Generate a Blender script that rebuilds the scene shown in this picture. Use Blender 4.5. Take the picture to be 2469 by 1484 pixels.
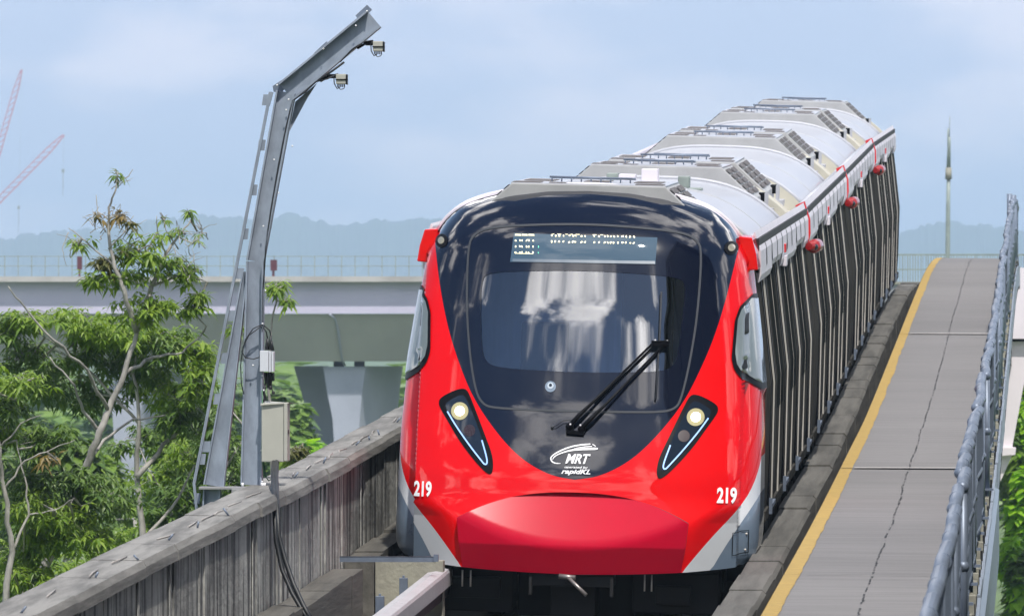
import bpy, bmesh, math, random
import numpy as np
from mathutils import Vector, Matrix, geometry
from mathutils.noise import noise as pnoise

for _o in list(bpy.data.objects):
    bpy.data.objects.remove(_o)
SC = bpy.context.scene
COL = SC.collection
RAD = math.radians
random.seed(7)

# ------------------------------------------------------------------ camera
TH = RAD(2.777)                      # the line runs 2.8 degrees off the camera axis
CAMP = Vector((3.955, 0.0, 12.0))
FPX, PX0, PY0 = 26500.0, 1234.5, 742.0
cd = bpy.data.cameras.new('Camera')
cam = bpy.data.objects.new('Camera', cd)
COL.objects.link(cam)
cam.location = CAMP
cam.rotation_euler = (RAD(90), 0, TH)
cd.sensor_width = 36
cd.lens = 36 * FPX / 2469
cd.clip_start = 1
cd.clip_end = 20000
cd.dof.use_dof = True
cd.dof.focus_distance = 96
cd.dof.aperture_fstop = 18
SC.camera = cam

def cam2w(xc, yc, zc):
    return Vector((CAMP.x + xc * math.cos(TH) - yc * math.sin(TH), CAMP.y + xc * math.sin(TH) + yc * math.cos(TH), CAMP.z + zc))
def pix(x, y, Y):
    """point at picture position (x, y on a 2469 x 1484 grid) and distance Y from the camera"""
    return cam2w((x - PX0) / FPX * Y, Y, (PY0 - y) / FPX * Y)

# ------------------------------------------------------------------ world and sun
SUN_EL, SUN_AZ = RAD(60), RAD(163)     # azimuth measured clockwise from +Y: high behind the camera, a little to its right
sund = Vector((math.sin(SUN_AZ) * math.cos(SUN_EL), math.cos(SUN_AZ) * math.cos(SUN_EL), math.sin(SUN_EL)))
world = bpy.data.worlds.new('World')
SC.world = world
world.use_nodes = True
wn = world.node_tree; wn.nodes.clear()
def N(nt, t, **kw):
    n = nt.nodes.new(t)
    for k, v in kw.items(): setattr(n, k, v)
    return n
sky = N(wn, 'ShaderNodeTexSky', sky_type='NISHITA')
sky.sun_disc = False; sky.sun_elevation = SUN_EL; sky.sun_rotation = SUN_AZ
sky.air_density = 1.0; sky.dust_density = 0.15; sky.ozone_density = 2.0
tc = N(wn, 'ShaderNodeTexCoord')
sep = N(wn, 'ShaderNodeSeparateXYZ'); wn.links.new(tc.outputs['Generated'], sep.inputs[0])
# cumulus in the upper sky
mp = N(wn, 'ShaderNodeMapping'); mp.inputs['Scale'].default_value = (1, 1, 1.7); mp.inputs['Location'].default_value = (1.9493946, 3.7990492, 0.0871224)
wn.links.new(tc.outputs['Generated'], mp.inputs[0])
nz = N(wn, 'ShaderNodeTexNoise'); nz.inputs['Scale'].default_value = 3.1; nz.inputs['Detail'].default_value = 9; nz.inputs['Roughness'].default_value = 0.60
nz.inputs['Distortion'].default_value = 0.25
wn.links.new(mp.outputs[0], nz.inputs['Vector'])
cr = N(wn, 'ShaderNodeMapRange', interpolation_type='SMOOTHSTEP'); cr.inputs['From Min'].default_value = 0.515; cr.inputs['From Max'].default_value = 0.60
wn.links.new(nz.outputs['Fac'], cr.inputs['Value'])
nz2 = N(wn, 'ShaderNodeTexNoise'); nz2.inputs['Scale'].default_value = 9; nz2.inputs['Detail'].default_value = 6
wn.links.new(mp.outputs[0], nz2.inputs['Vector'])
ccol = N(wn, 'ShaderNodeMix', data_type='RGBA')
ccol.inputs['A'].default_value = (3.5, 3.7, 4.2, 1); ccol.inputs['B'].default_value = (52.0, 50.0, 49.0, 1)
wn.links.new(nz2.outputs['Fac'], ccol.inputs['Factor'])
mixc = N(wn, 'ShaderNodeMix', data_type='RGBA')
wn.links.new(cr.outputs[0], mixc.inputs['Factor']); wn.links.new(sky.outputs[0], mixc.inputs['A']); wn.links.new(ccol.outputs['Result'], mixc.inputs['B'])
# pale haze near the horizon, faintly clouded
hz = N(wn, 'ShaderNodeMapRange', interpolation_type='SMOOTHSTEP'); hz.inputs['From Min'].default_value = 0.30; hz.inputs['From Max'].default_value = 0.05
wn.links.new(sep.outputs['Z'], hz.inputs['Value'])
mp3 = N(wn, 'ShaderNodeMapping'); mp3.inputs['Scale'].default_value = (1, 1, 2.4); mp3.inputs['Location'].default_value = (0.02, 0, 0.013)
wn.links.new(tc.outputs['Generated'], mp3.inputs[0])
nz3 = N(wn, 'ShaderNodeTexNoise'); nz3.inputs['Scale'].default_value = 34; nz3.inputs['Detail'].default_value = 4; nz3.inputs['Roughness'].default_value = 0.5
wn.links.new(mp3.outputs[0], nz3.inputs['Vector'])
hr = N(wn, 'ShaderNodeMapRange', interpolation_type='SMOOTHSTEP'); hr.inputs['From Min'].default_value = 0.40; hr.inputs['From Max'].default_value = 0.62
wn.links.new(nz3.outputs['Fac'], hr.inputs['Value'])
hcol = N(wn, 'ShaderNodeMix', data_type='RGBA')
hcol.inputs['A'].default_value = (5.5, 6.45, 8.5, 1); hcol.inputs['B'].default_value = (8.0, 8.15, 9.5, 1)
wn.links.new(hr.outputs[0], hcol.inputs['Factor'])
mixh = N(wn, 'ShaderNodeMix', data_type='RGBA')
wn.links.new(hz.outputs[0], mixh.inputs['Factor']); wn.links.new(mixc.outputs['Result'], mixh.inputs['A']); wn.links.new(hcol.outputs['Result'], mixh.inputs['B'])
bg = N(wn, 'ShaderNodeBackground'); bg.inputs['Strength'].default_value = 0.105
wn.links.new(mixh.outputs['Result'], bg.inputs['Color'])
wo = N(wn, 'ShaderNodeOutputWorld'); wn.links.new(bg.outputs[0], wo.inputs['Surface'])

sl = bpy.data.lights.new('Sun', 'SUN'); sl.energy = 4.2; sl.angle = RAD(1.2); sl.color = (1.0, 0.955, 0.88)
so = bpy.data.objects.new('Sun', sl); COL.objects.link(so)
so.rotation_euler = sund.to_track_quat('Z', 'Y').to_euler()
so.location = (0, 0, 60)

SC.view_settings.view_transform = 'Standard'
SC.view_settings.look = 'None'
SC.view_settings.exposure = 0.15
SC.view_settings.gamma = 1.0
SC.cycles.volume_bounces = 0
SC.cycles.max_bounces = 8
SC.cycles.transparent_max_bounces = 12
SC.cycles.use_denoising = True

# ------------------------------------------------------------------ materials
def mat(name, col, rough=0.6, metal=0.0, coat=0.0, spec=0.5, emis=None, estr=0.0, var=0.12, nscale=3.0, bump=0.0, bscale=40.0, coat_rough=0.03, stretch=(1, 1, 1), rvar=0.08, cior=1.5):
    m = bpy.data.materials.new(name); m.use_nodes = True
    nt = m.node_tree; b = nt.nodes['Principled BSDF']
    b.inputs['Base Color'].default_value = (*col, 1)
    b.inputs['Roughness'].default_value = rough; b.inputs['Metallic'].default_value = metal
    b.inputs['Coat Weight'].default_value = coat; b.inputs['Coat Roughness'].default_value = coat_rough
    b.inputs['Specular IOR Level'].default_value = spec; b.inputs['Coat IOR'].default_value = cior
    if emis is not None:
        b.inputs['Emission Color'].default_value = (*emis, 1); b.inputs['Emission Strength'].default_value = estr
    tcn = N(nt, 'ShaderNodeTexCoord'); mpn = N(nt, 'ShaderNodeMapping'); mpn.inputs['Scale'].default_value = stretch
    nt.links.new(tcn.outputs['Object'], mpn.inputs[0])
    n = N(nt, 'ShaderNodeTexNoise'); n.inputs['Scale'].default_value = nscale; n.inputs['Detail'].default_value = 5; n.inputs['Roughness'].default_value = 0.62
    nt.links.new(mpn.outputs[0], n.inputs['Vector'])
    if var:
        mr = N(nt, 'ShaderNodeMapRange'); mr.inputs['From Min'].default_value = 0.3; mr.inputs['From Max'].default_value = 0.7
        mr.inputs['To Min'].default_value = 1 - var; mr.inputs['To Max'].default_value = 1 + var
        nt.links.new(n.outputs['Fac'], mr.inputs['Value'])
        mx = N(nt, 'ShaderNodeMix', data_type='RGBA', blend_type='MULTIPLY'); mx.inputs['Factor'].default_value = 1
        mx.inputs['A'].default_value = (*col, 1); nt.links.new(mr.outputs[0], mx.inputs['B']); nt.links.new(mx.outputs['Result'], b.inputs['Base Color'])
    if rvar:
        r2 = N(nt, 'ShaderNodeMapRange'); r2.inputs['To Min'].default_value = max(0, rough - rvar); r2.inputs['To Max'].default_value = min(1, rough + rvar)
        nt.links.new(n.outputs['Fac'], r2.inputs['Value']); nt.links.new(r2.outputs[0], b.inputs['Roughness'])
    if bump:
        nb = N(nt, 'ShaderNodeTexNoise'); nb.inputs['Scale'].default_value = bscale; nb.inputs['Detail'].default_value = 6
        nt.links.new(mpn.outputs[0], nb.inputs['Vector'])
        bp = N(nt, 'ShaderNodeBump'); bp.inputs['Strength'].default_value = bump; bp.inputs['Distance'].default_value = 0.02
        nt.links.new(nb.outputs['Fac'], bp.inputs['Height']); nt.links.new(bp.outputs[0], b.inputs['Normal'])
    return m

M = {}
M['red'] = mat('red_paint', (0.70, 0.0, 0.002), 0.55, coat=0.75, var=0.04, nscale=1.2, spec=0.05, cior=1.45)
M['red_matt'] = mat('red_plastic', (0.62, 0.008, 0.01), 0.35, coat=0.4, var=0.06)
M['band'] = mat('white_paint', (0.62, 0.65, 0.68), 0.3, coat=0.8, var=0.04, nscale=2)
M['skirt'] = mat('slate_paint', (0.15, 0.205, 0.275), 0.3, coat=0.8, var=0.06, nscale=2)
M['mask'] = mat('black_gloss', (0.002, 0.004, 0.014), 0.12, coat=1.0, var=0.0, spec=0.3, cior=1.5, rvar=0.02, coat_rough=0.015)
M['pod'] = mat('dark_red_plastic', (0.33, 0.006, 0.008), 0.35, coat=0.5, var=0.1)
M['taillamp'] = mat('unlit_tail_lamp', (0.028, 0.014, 0.020), 0.3, coat=0.3, var=0.1)
M['hood'] = mat('hood_matt_red', (0.50, 0.0, 0.022), 0.6, coat=0.16, coat_rough=0.2, spec=0.05, var=0.04, nscale=3, cior=1.45)
M['blackp'] = mat('black_plastic', (0.005, 0.005, 0.007), 0.4, coat=0.0, spec=0.08, var=0.1)
M['seam'] = mat('seam_rubber', (0.045, 0.05, 0.06), 0.6, spec=0.2, var=0.1)
M['under'] = mat('underframe_black', (0.008, 0.008, 0.009), 0.7, var=0.3)
M['roofw'] = mat('roof_white', (0.42, 0.43, 0.475), 0.45, coat=0.25, var=0.07, nscale=1.6, stretch=(1, 0.06, 1))
M['roofg'] = mat('roof_grey', (0.38, 0.38, 0.385), 0.5, var=0.12, nscale=3)
M['cream'] = mat('roof_cream', (0.52, 0.50, 0.43), 0.55, var=0.12, nscale=3)
M['grille'] = mat('grille_brown', (0.10, 0.085, 0.08), 0.6, var=0.2, nscale=30)
M['dark'] = mat('dark_gap', (0.012, 0.013, 0.016), 0.7, var=0.1)
M['fascia'] = mat('fascia_white', (0.70, 0.66, 0.72), 0.5, coat=0.0, spec=0.2, var=0.05, nscale=1)
M['leafdoor'] = mat('door_leaf', (0.042, 0.039, 0.035), 0.5, spec=0.0, var=0.2, nscale=2)
M['meshd'] = mat('dark_mesh', (0.085, 0.105, 0.135), 0.5, metal=0.2, var=0.15)
M['alu'] = mat('brushed_aluminium', (0.60, 0.57, 0.52), 0.45, metal=0.2, var=0.1, nscale=6, stretch=(4, 4, 0.4))
M['side'] = mat('side_panel', (0.052, 0.050, 0.046), 0.65, spec=0.0, var=0.2, nscale=2)
M['sideglass'] = mat('side_window_glass', (0.020, 0.022, 0.022), 0.35, spec=0.0, var=0.2, nscale=1.5, rvar=0.1)
M['cabglass'] = mat('cab_side_glass', (0.17, 0.20, 0.20), 0.10, coat=1.0, var=0.2, nscale=2, stretch=(1, 1, 0.3), rvar=0.02)  # pale grey-green base stands in for sky reflected in the pane
M['lens'] = mat('lamp_lens', (0.012, 0.02, 0.035), 0.08, coat=0.6, spec=0.3, var=0.0, rvar=0.01)
M['lampring'] = mat('lamp_reflector', (0.30, 0.27, 0.15), 0.25, emis=(0.60, 0.55, 0.28), estr=0.30, var=0.05)
M['lamp'] = mat('headlight_lamp', (1, 1, 0.9), 0.3, emis=(1.0, 1.0, 0.90), estr=14.0, var=0.0)
M['drl'] = mat('light_strip', (0.2, 0.3, 0.5), 0.3, emis=(0.28, 0.48, 1.0), estr=1.0, var=0.0)
M['led'] = mat('led_amber', (0.8, 0.75, 0.5), 0.4, emis=(1.0, 0.90, 0.60), estr=1.3, var=0.0)
M['ledg'] = mat('led_green', (0.1, 0.7, 0.4), 0.4, emis=(0.1, 0.75, 0.45), estr=0.6, var=0.0)
M['white'] = mat('decal_white', (0.86, 0.86, 0.88), 0.35, var=0.03)
M['cream_lens'] = mat('marker_lens', (0.26, 0.235, 0.17), 0.25, coat=1.0, var=0.25, nscale=120)
M['interior'] = mat('cab_interior', (0.30, 0.42, 0.62), 0.6, var=0.35, nscale=1.2, stretch=(3, 1, 0.35))  # blue of the sky mirrored in the windscreen, painted into the wall colour
M['display'] = mat('display_screen', (0.035, 0.07, 0.11), 0.5, coat=0.6, spec=0.1, coat_rough=0.02, var=0.06, nscale=2, emis=(0.05, 0.10, 0.15), estr=0.25, rvar=0.0)
M['galv'] = mat('galvanised_steel', (0.27, 0.31, 0.38), 0.5, metal=0.25, var=0.22, nscale=9, stretch=(1, 1, 0.5))
M['galvl'] = mat('galvanised_rail', (0.17, 0.205, 0.27), 0.45, metal=0.3, var=0.15, nscale=9)
M['cabinet'] = mat('cabinet_grey', (0.42, 0.415, 0.37), 0.5, var=0.06, nscale=4)
M['boxw'] = mat('box_white', (0.62, 0.64, 0.70), 0.4, var=0.05)
M['cable'] = mat('black_cable', (0.012, 0.014, 0.018), 0.5, var=0.1)
M['wire'] = mat('green_wire', (0.06, 0.16, 0.08), 0.5, var=0.1)
M['yellow'] = mat('yellow_paint', (0.38, 0.25, 0.06), 0.75, var=0.16, nscale=9, bump=0.3, stretch=(1, 1, 1))
M['conduct'] = mat('conductor_cover', (0.40, 0.39, 0.415), 0.5, var=0.10, nscale=4, bump=0.35, bscale=9)
M['conductd'] = mat('conductor_steel', (0.05, 0.05, 0.055), 0.5, var=0.2)
M['insul'] = mat('insulator_white', (0.65, 0.68, 0.72), 0.3, var=0.05)
M['rail'] = mat('rail_steel', (0.10, 0.08, 0.07), 0.45, metal=0.5, var=0.25)
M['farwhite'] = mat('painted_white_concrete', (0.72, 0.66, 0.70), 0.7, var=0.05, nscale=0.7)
M['bark'] = mat('bark_pale', (0.30, 0.285, 0.26), 0.85, var=0.4, nscale=9, bump=0.6, bscale=25, stretch=(1, 1, 0.4))
M['redsteel'] = mat('red_lattice', (0.50, 0.10, 0.12), 0.5, var=0.1)
M['mastg'] = mat('mast_steel', (0.24, 0.28, 0.26), 0.5, var=0.2, nscale=3)
M['signalred'] = mat('signal_housing', (0.10, 0.02, 0.03), 0.5, var=0.2)

def concrete(name, c1, c2, streak=None, ns=1.2, joint=0.0, top=None, ys=1.0):
    """concrete: blotches, dark weather streaks running down, a tone per cast panel"""
    m = bpy.data.materials.new(name); m.use_nodes = True
    nt = m.node_tree; b = nt.nodes['Principled BSDF']; b.inputs['Roughness'].default_value = 0.85
    L = nt.links.new
    t = N(nt, 'ShaderNodeTexCoord')
    n1 = N(nt, 'ShaderNodeTexNoise'); n1.inputs['Scale'].default_value = ns; n1.inputs['Detail'].default_value = 8; n1.inputs['Roughness'].default_value = 0.65
    m0 = N(nt, 'ShaderNodeMapping'); m0.inputs['Scale'].default_value = (1, ys, 1); L(t.outputs['Object'], m0.inputs[0]); L(m0.outputs[0], n1.inputs['Vector'])
    mr = N(nt, 'ShaderNodeMapRange', interpolation_type='SMOOTHSTEP'); mr.inputs['From Min'].default_value = 0.35; mr.inputs['From Max'].default_value = 0.65
    L(n1.outputs['Fac'], mr.inputs['Value'])
    mx = N(nt, 'ShaderNodeMix', data_type='RGBA'); mx.inputs['A'].default_value = (*c1, 1); mx.inputs['B'].default_value = (*c2, 1)
    L(mr.outputs[0], mx.inputs['Factor'])
    out = mx.outputs['Result']
    if streak:
        mp_ = N(nt, 'ShaderNodeMapping'); mp_.inputs['Scale'].default_value = (1.0, 1.5, 0.2)
        L(t.outputs['Object'], mp_.inputs[0])
        n2 = N(nt, 'ShaderNodeTexNoise'); n2.inputs['Scale'].default_value = 2.6; n2.inputs['Detail'].default_value = 6; n2.inputs['Roughness'].default_value = 0.68
        L(mp_.outputs[0], n2.inputs['Vector'])
        m2 = N(nt, 'ShaderNodeMapRange', interpolation_type='SMOOTHSTEP'); m2.inputs['From Min'].default_value = 0.45; m2.inputs['From Max'].default_value = 0.59
        L(n2.outputs['Fac'], m2.inputs['Value'])
        # tone of each cast panel
        sp = N(nt, 'ShaderNodeSeparateXYZ'); L(t.outputs['Object'], sp.inputs[0])
        dv = N(nt, 'ShaderNodeMath', operation='DIVIDE'); dv.inputs[1].default_value = joint or 2.5; L(sp.outputs['Y'], dv.inputs[0])
        fl = N(nt, 'ShaderNodeMath', operation='FLOOR'); L(dv.outputs[0], fl.inputs[0])
        wnz = N(nt, 'ShaderNodeTexWhiteNoise', noise_dimensions='1D'); L(fl.outputs[0], wnz.inputs['W'])
        m3 = N(nt, 'ShaderNodeMapRange'); m3.inputs['To Min'].default_value = -0.28; m3.inputs['To Max'].default_value = 0.22; L(wnz.outputs['Value'], m3.inputs['Value'])
        ad = N(nt, 'ShaderNodeMath', operation='ADD', use_clamp=True); L(m2.outputs[0], ad.inputs[0]); L(m3.outputs[0], ad.inputs[1])
        mx2 = N(nt, 'ShaderNodeMix', data_type='RGBA'); mx2.inputs['B'].default_value = (*streak, 1)
        L(ad.outputs[0], mx2.inputs['Factor']); L(out, mx2.inputs['A'])
        # thin dark line at each joint
        fr = N(nt, 'ShaderNodeMath', operation='FRACT'); L(dv.outputs[0], fr.inputs[0])
        lt = N(nt, 'ShaderNodeMath', operation='LESS_THAN'); lt.inputs[1].default_value = 0.02; L(fr.outputs[0], lt.inputs[0])
        mx3 = N(nt, 'ShaderNodeMix', data_type='RGBA', blend_type='MULTIPLY'); mx3.inputs['B'].default_value = (0.35, 0.35, 0.35, 1)
        L(lt.outputs[0], mx3.inputs['Factor']); L(mx2.outputs['Result'], mx3.inputs['A'])
        out = mx3.outputs['Result']
    L(out, b.inputs['Base Color'])
    nb = N(nt, 'ShaderNodeTexNoise'); nb.inputs['Scale'].default_value = 18; nb.inputs['Detail'].default_value = 8
    L(m0.outputs[0], nb.inputs['Vector'])
    bp = N(nt, 'ShaderNodeBump'); bp.inputs['Strength'].default_value = 0.45; bp.inputs['Distance'].default_value = 0.02
    L(nb.outputs['Fac'], bp.inputs['Height']); L(bp.outputs[0], b.inputs['Normal'])
    return m
M['wall'] = concrete('stained_concrete', (0.50, 0.50, 0.475), (0.24, 0.238, 0.23), streak=(0.042, 0.042, 0.043), ns=1.6, joint=2.6, ys=0.3)
M['coping'] = concrete('coping_concrete', (0.25, 0.243, 0.232), (0.12, 0.117, 0.112), ns=7, ys=0.06)
M['plinth'] = concrete('dark_concrete', (0.125, 0.118, 0.105), (0.058, 0.055, 0.048), ns=4, ys=0.05)  # dark grey-brown concrete in two blotched tones
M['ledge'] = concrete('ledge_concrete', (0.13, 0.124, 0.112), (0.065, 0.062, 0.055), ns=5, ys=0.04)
M['deck'] = concrete('deck_concrete', (0.085, 0.08, 0.072), (0.04, 0.038, 0.035), ns=3, ys=0.05)
M['patch'] = concrete('pale_concrete', (0.33, 0.32, 0.26), (0.25, 0.24, 0.20), ns=2)
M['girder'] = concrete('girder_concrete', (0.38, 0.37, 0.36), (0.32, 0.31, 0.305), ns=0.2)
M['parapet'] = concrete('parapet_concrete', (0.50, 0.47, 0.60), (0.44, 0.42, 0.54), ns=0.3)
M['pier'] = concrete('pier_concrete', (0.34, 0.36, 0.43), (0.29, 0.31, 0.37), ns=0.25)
M['lip'] = concrete('lip_concrete', (0.44, 0.42, 0.41), (0.33, 0.31, 0.30), ns=0.6)

def walkway_mat():
    m = bpy.data.materials.new('brushed_concrete'); m.use_nodes = True
    nt = m.node_tree; b = nt.nodes['Principled BSDF']; b.inputs['Roughness'].default_value = 0.8; L = nt.links.new
    t = N(nt, 'ShaderNodeTexCoord'); mp_ = N(nt, 'ShaderNodeMapping'); mp_.inputs['Scale'].default_value = (0.35, 3.5, 0.2); L(t.outputs['Object'], mp_.inputs[0])
    n = N(nt, 'ShaderNodeTexNoise'); n.inputs['Scale'].default_value = 2.2; n.inputs['Detail'].default_value = 9; n.inputs['Roughness'].default_value = 0.7; L(mp_.outputs[0], n.inputs['Vector'])
    n2 = N(nt, 'ShaderNodeTexNoise'); n2.inputs['Scale'].default_value = 0.12; n2.inputs['Detail'].default_value = 3; L(t.outputs['Object'], n2.inputs['Vector'])
    r = N(nt, 'ShaderNodeValToRGB'); r.color_ramp.elements[0].position = 0.3; r.color_ramp.elements[0].color = (0.140, 0.133, 0.133, 1)
    r.color_ramp.elements[1].position = 0.72; r.color_ramp.elements[1].color = (0.215, 0.205, 0.204, 1); L(n.outputs['Fac'], r.inputs[0])
    mr = N(nt, 'ShaderNodeMapRange'); mr.inputs['From Min'].default_value = 0.3; mr.inputs['From Max'].default_value = 0.7; mr.inputs['To Min'].default_value = 0.86; mr.inputs['To Max'].default_value = 1.14
    L(n2.outputs['Fac'], mr.inputs['Value'])
    mx = N(nt, 'ShaderNodeMix', data_type='RGBA', blend_type='MULTIPLY'); mx.inputs['Factor'].default_value = 1; L(r.outputs[0], mx.inputs['A']); L(mr.outputs[0], mx.inputs['B'])
    n3 = N(nt, 'ShaderNodeTexNoise'); n3.inputs['Scale'].default_value = 55; L(t.outputs['Object'], n3.inputs['Vector'])
    m4 = N(nt, 'ShaderNodeMapRange'); m4.inputs['To Min'].default_value = 0.85; m4.inputs['To Max'].default_value = 1.15; L(n3.outputs['Fac'], m4.inputs['Value'])
    mx2 = N(nt, 'ShaderNodeMix', data_type='RGBA', blend_type='MULTIPLY'); mx2.inputs['Factor'].default_value = 1; L(mx.outputs['Result'], mx2.inputs['A']); L(m4.outputs[0], mx2.inputs['B'])
    L(mx2.outputs['Result'], b.inputs['Base Color'])
    return m
M['walk'] = walkway_mat()

def leaf_mat(name, c1, c2, trans=0.35):
    m = bpy.data.materials.new(name); m.use_nodes = True
    nt = m.node_tree; nt.nodes.clear(); L = nt.links.new
    g = N(nt, 'ShaderNodeNewGeometry')
    r = N(nt, 'ShaderNodeMix', data_type='RGBA'); r.inputs['A'].default_value = (*c1, 1); r.inputs['B'].default_value = (*c2, 1)
    L(g.outputs['Random Per Island'], r.inputs['Factor'])
    d = N(nt, 'ShaderNodeBsdfPrincipled'); d.inputs['Roughness'].default_value = 0.45; d.inputs['Specular IOR Level'].default_value = 0.45; L(r.outputs['Result'], d.inputs['Base Color'])
    tr = N(nt, 'ShaderNodeBsdfTranslucent')
    h = N(nt, 'ShaderNodeMix', data_type='RGBA', blend_type='MULTIPLY'); h.inputs['Factor'].default_value = 1; h.inputs['B'].default_value = (1.5, 1.6, 0.5, 1)
    L(r.outputs['Result'], h.inputs['A']); L(h.outputs['Result'], tr.inputs['Color'])
    mx = N(nt, 'ShaderNodeMixShader'); mx.inputs[0].default_value = trans; L(d.outputs[0], mx.inputs[1]); L(tr.outputs[0], mx.inputs[2])
    o = N(nt, 'ShaderNodeOutputMaterial'); L(mx.outputs[0], o.inputs['Surface'])
    return m
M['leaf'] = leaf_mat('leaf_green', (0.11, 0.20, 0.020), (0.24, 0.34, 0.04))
M['leafd'] = leaf_mat('leaf_dark', (0.055, 0.115, 0.022), (0.13, 0.21, 0.03), 0.25)  # darker leaf copy: shade of the inner and rear foliage put into the green
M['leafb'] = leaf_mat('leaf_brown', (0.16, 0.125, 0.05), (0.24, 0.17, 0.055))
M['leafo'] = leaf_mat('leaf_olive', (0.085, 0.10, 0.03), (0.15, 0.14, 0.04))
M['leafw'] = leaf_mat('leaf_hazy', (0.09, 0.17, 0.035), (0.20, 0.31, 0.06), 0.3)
M['leafs'] = leaf_mat('leaf_bright', (0.17, 0.36, 0.02), (0.34, 0.55, 0.04), 0.45)  # lighter leaf copy: sunlight on the foliage put into the green

def window_glass():
    m = bpy.data.materials.new('windscreen_glass'); m.use_nodes = True
    nt = m.node_tree; nt.nodes.clear(); L = nt.links.new
    tr = N(nt, 'ShaderNodeBsdfTransparent'); tr.inputs['Color'].default_value = (0.72, 0.82, 0.95, 1)
    gl = N(nt, 'ShaderNodeBsdfGlossy'); gl.inputs['Roughness'].default_value = 0.02; gl.inputs['Color'].default_value = (0.95, 0.97, 1, 1)
    fr = N(nt, 'ShaderNodeFresnel'); fr.inputs['IOR'].default_value = 2.7
    mx = N(nt, 'ShaderNodeMixShader'); L(fr.outputs[0], mx.inputs[0]); L(tr.outputs[0], mx.inputs[1]); L(gl.outputs[0], mx.inputs[2])
    o = N(nt, 'ShaderNodeOutputMaterial'); L(mx.outputs[0], o.inputs['Surface'])
    return m
M['glass'] = window_glass()

# ------------------------------------------------------------------ helpers
class MB:
    def __init__(s): s.v = []; s.f = []; s.sm = []
    def add(s, vs, fs, smooth=False):
        k = len(s.v); s.v += [tuple(p) for p in vs]; s.f += [tuple(i + k for i in f) for f in fs]; s.sm += [smooth] * len(fs)
        return s
    def box(s, x0, x1, y0, y1, z0, z1, T=None):
        vs = [Vector((x, y, z)) for z in (z0, z1) for y in (y0, y1) for x in (x0, x1)]
        if T is not None: vs = [T @ p for p in vs]
        return s.add(vs, [(0, 2, 3, 1), (4, 5, 7, 6), (0, 1, 5, 4), (2, 6, 7, 3), (0, 4, 6, 2), (1, 3, 7, 5)])
    def bar(s, a, b, w, h, up=Vector((0, 0, 1))):
        """box of section w x h from a to b"""
        a, b = Vector(a), Vector(b); d = (b - a); L = d.length; d.normalize()
        x = d.cross(up)
        if x.length < 1e-4: x = d.cross(Vector((0, 1, 0)))
        x.normalize(); z = x.cross(d)
        T = Matrix((x, d, z)).transposed().to_4x4(); T.translation = a
        return s.box(-w / 2, w / 2, 0, L, -h / 2, h / 2, T)
    def tube(s, pts, r, n=8, caps=True):
        pts = [Vector(p) for p in pts]; R = r if isinstance(r, (list, tuple)) else [r] * len(pts)
        vs = []; prev = None
        for i, p in enumerate(pts):
            d = (pts[min(i + 1, len(pts) - 1)] - pts[max(i - 1, 0)]).normalized()
            if prev is None:
                x = d.cross(Vector((0, 0, 1)))
                if x.length < 1e-3: x = d.cross(Vector((1, 0, 0)))
            else: x = prev - d * prev.dot(d)
            x.normalize(); prev = x; y = d.cross(x)
            for k in range(n):
                a = 2 * math.pi * k / n; vs.append(p + (x * math.cos(a) + y * math.sin(a)) * R[i])
        fs = [(i * n + k, i * n + (k + 1) % n, (i + 1) * n + (k + 1) % n, (i + 1) * n + k) for i in range(len(pts) - 1) for k in range(n)]
        s.add(vs, fs, True)
        if caps:
            o = len(s.v) - len(vs); s.f += [tuple(o + k for k in range(n))[::-1], tuple(o + (len(pts) - 1) * n + k for k in range(n))]; s.sm += [False, False]
        return s
    def prism(s, poly, y0, y1, T=None):
        """polygon in the xz plane pushed from y0 to y1"""
        n = len(poly); vs = [Vector((x, y0, z)) for x, z in poly] + [Vector((x, y1, z)) for x, z in poly]
        if T is not None: vs = [T @ p for p in vs]
        return s.add(vs, [tuple(range(n)), tuple(range(2 * n - 1, n - 1, -1))] + [(i, i + n, (i + 1) % n + n, (i + 1) % n) for i in range(n)])
    def sphere(s, c, r, n=12, sc=(1, 1, 1)):
        c = Vector(c); vs = []; m_ = n // 2
        for i in range(m_ + 1):
            a = math.pi * i / m_
            for k in range(n):
                b = 2 * math.pi * k / n; vs.append(c + Vector((math.sin(a) * math.cos(b) * sc[0], math.sin(a) * math.sin(b) * sc[1], math.cos(a) * sc[2])) * r)
        return s.add(vs, [(i * n + k, (i + 1) * n + k, (i + 1) * n + (k + 1) % n, i * n + (k + 1) % n) for i in range(m_) for k in range(n)], True)
    def build(s, name, material, parent=None, bevel=0.0, fixn=True):
        me = bpy.data.meshes.new(name); me.from_pydata(s.v, [], s.f)
        me.polygons.foreach_set('use_smooth', s.sm)
        if fixn or bevel:
            bm = bmesh.new(); bm.from_mesh(me); bmesh.ops.recalc_face_normals(bm, faces=bm.faces)
            if bevel: bmesh.ops.bevel(bm, geom=[e for e in bm.edges if e.is_manifold and e.calc_face_angle(0) > 0.6], offset=bevel, segments=2, affect='EDGES', profile=0.6)
            bm.to_mesh(me); bm.free()
        me.update(); me.materials.append(material)
        o = bpy.data.objects.new(name, me); COL.objects.link(o)
        if parent is not None: o.parent = parent
        return o
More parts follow.
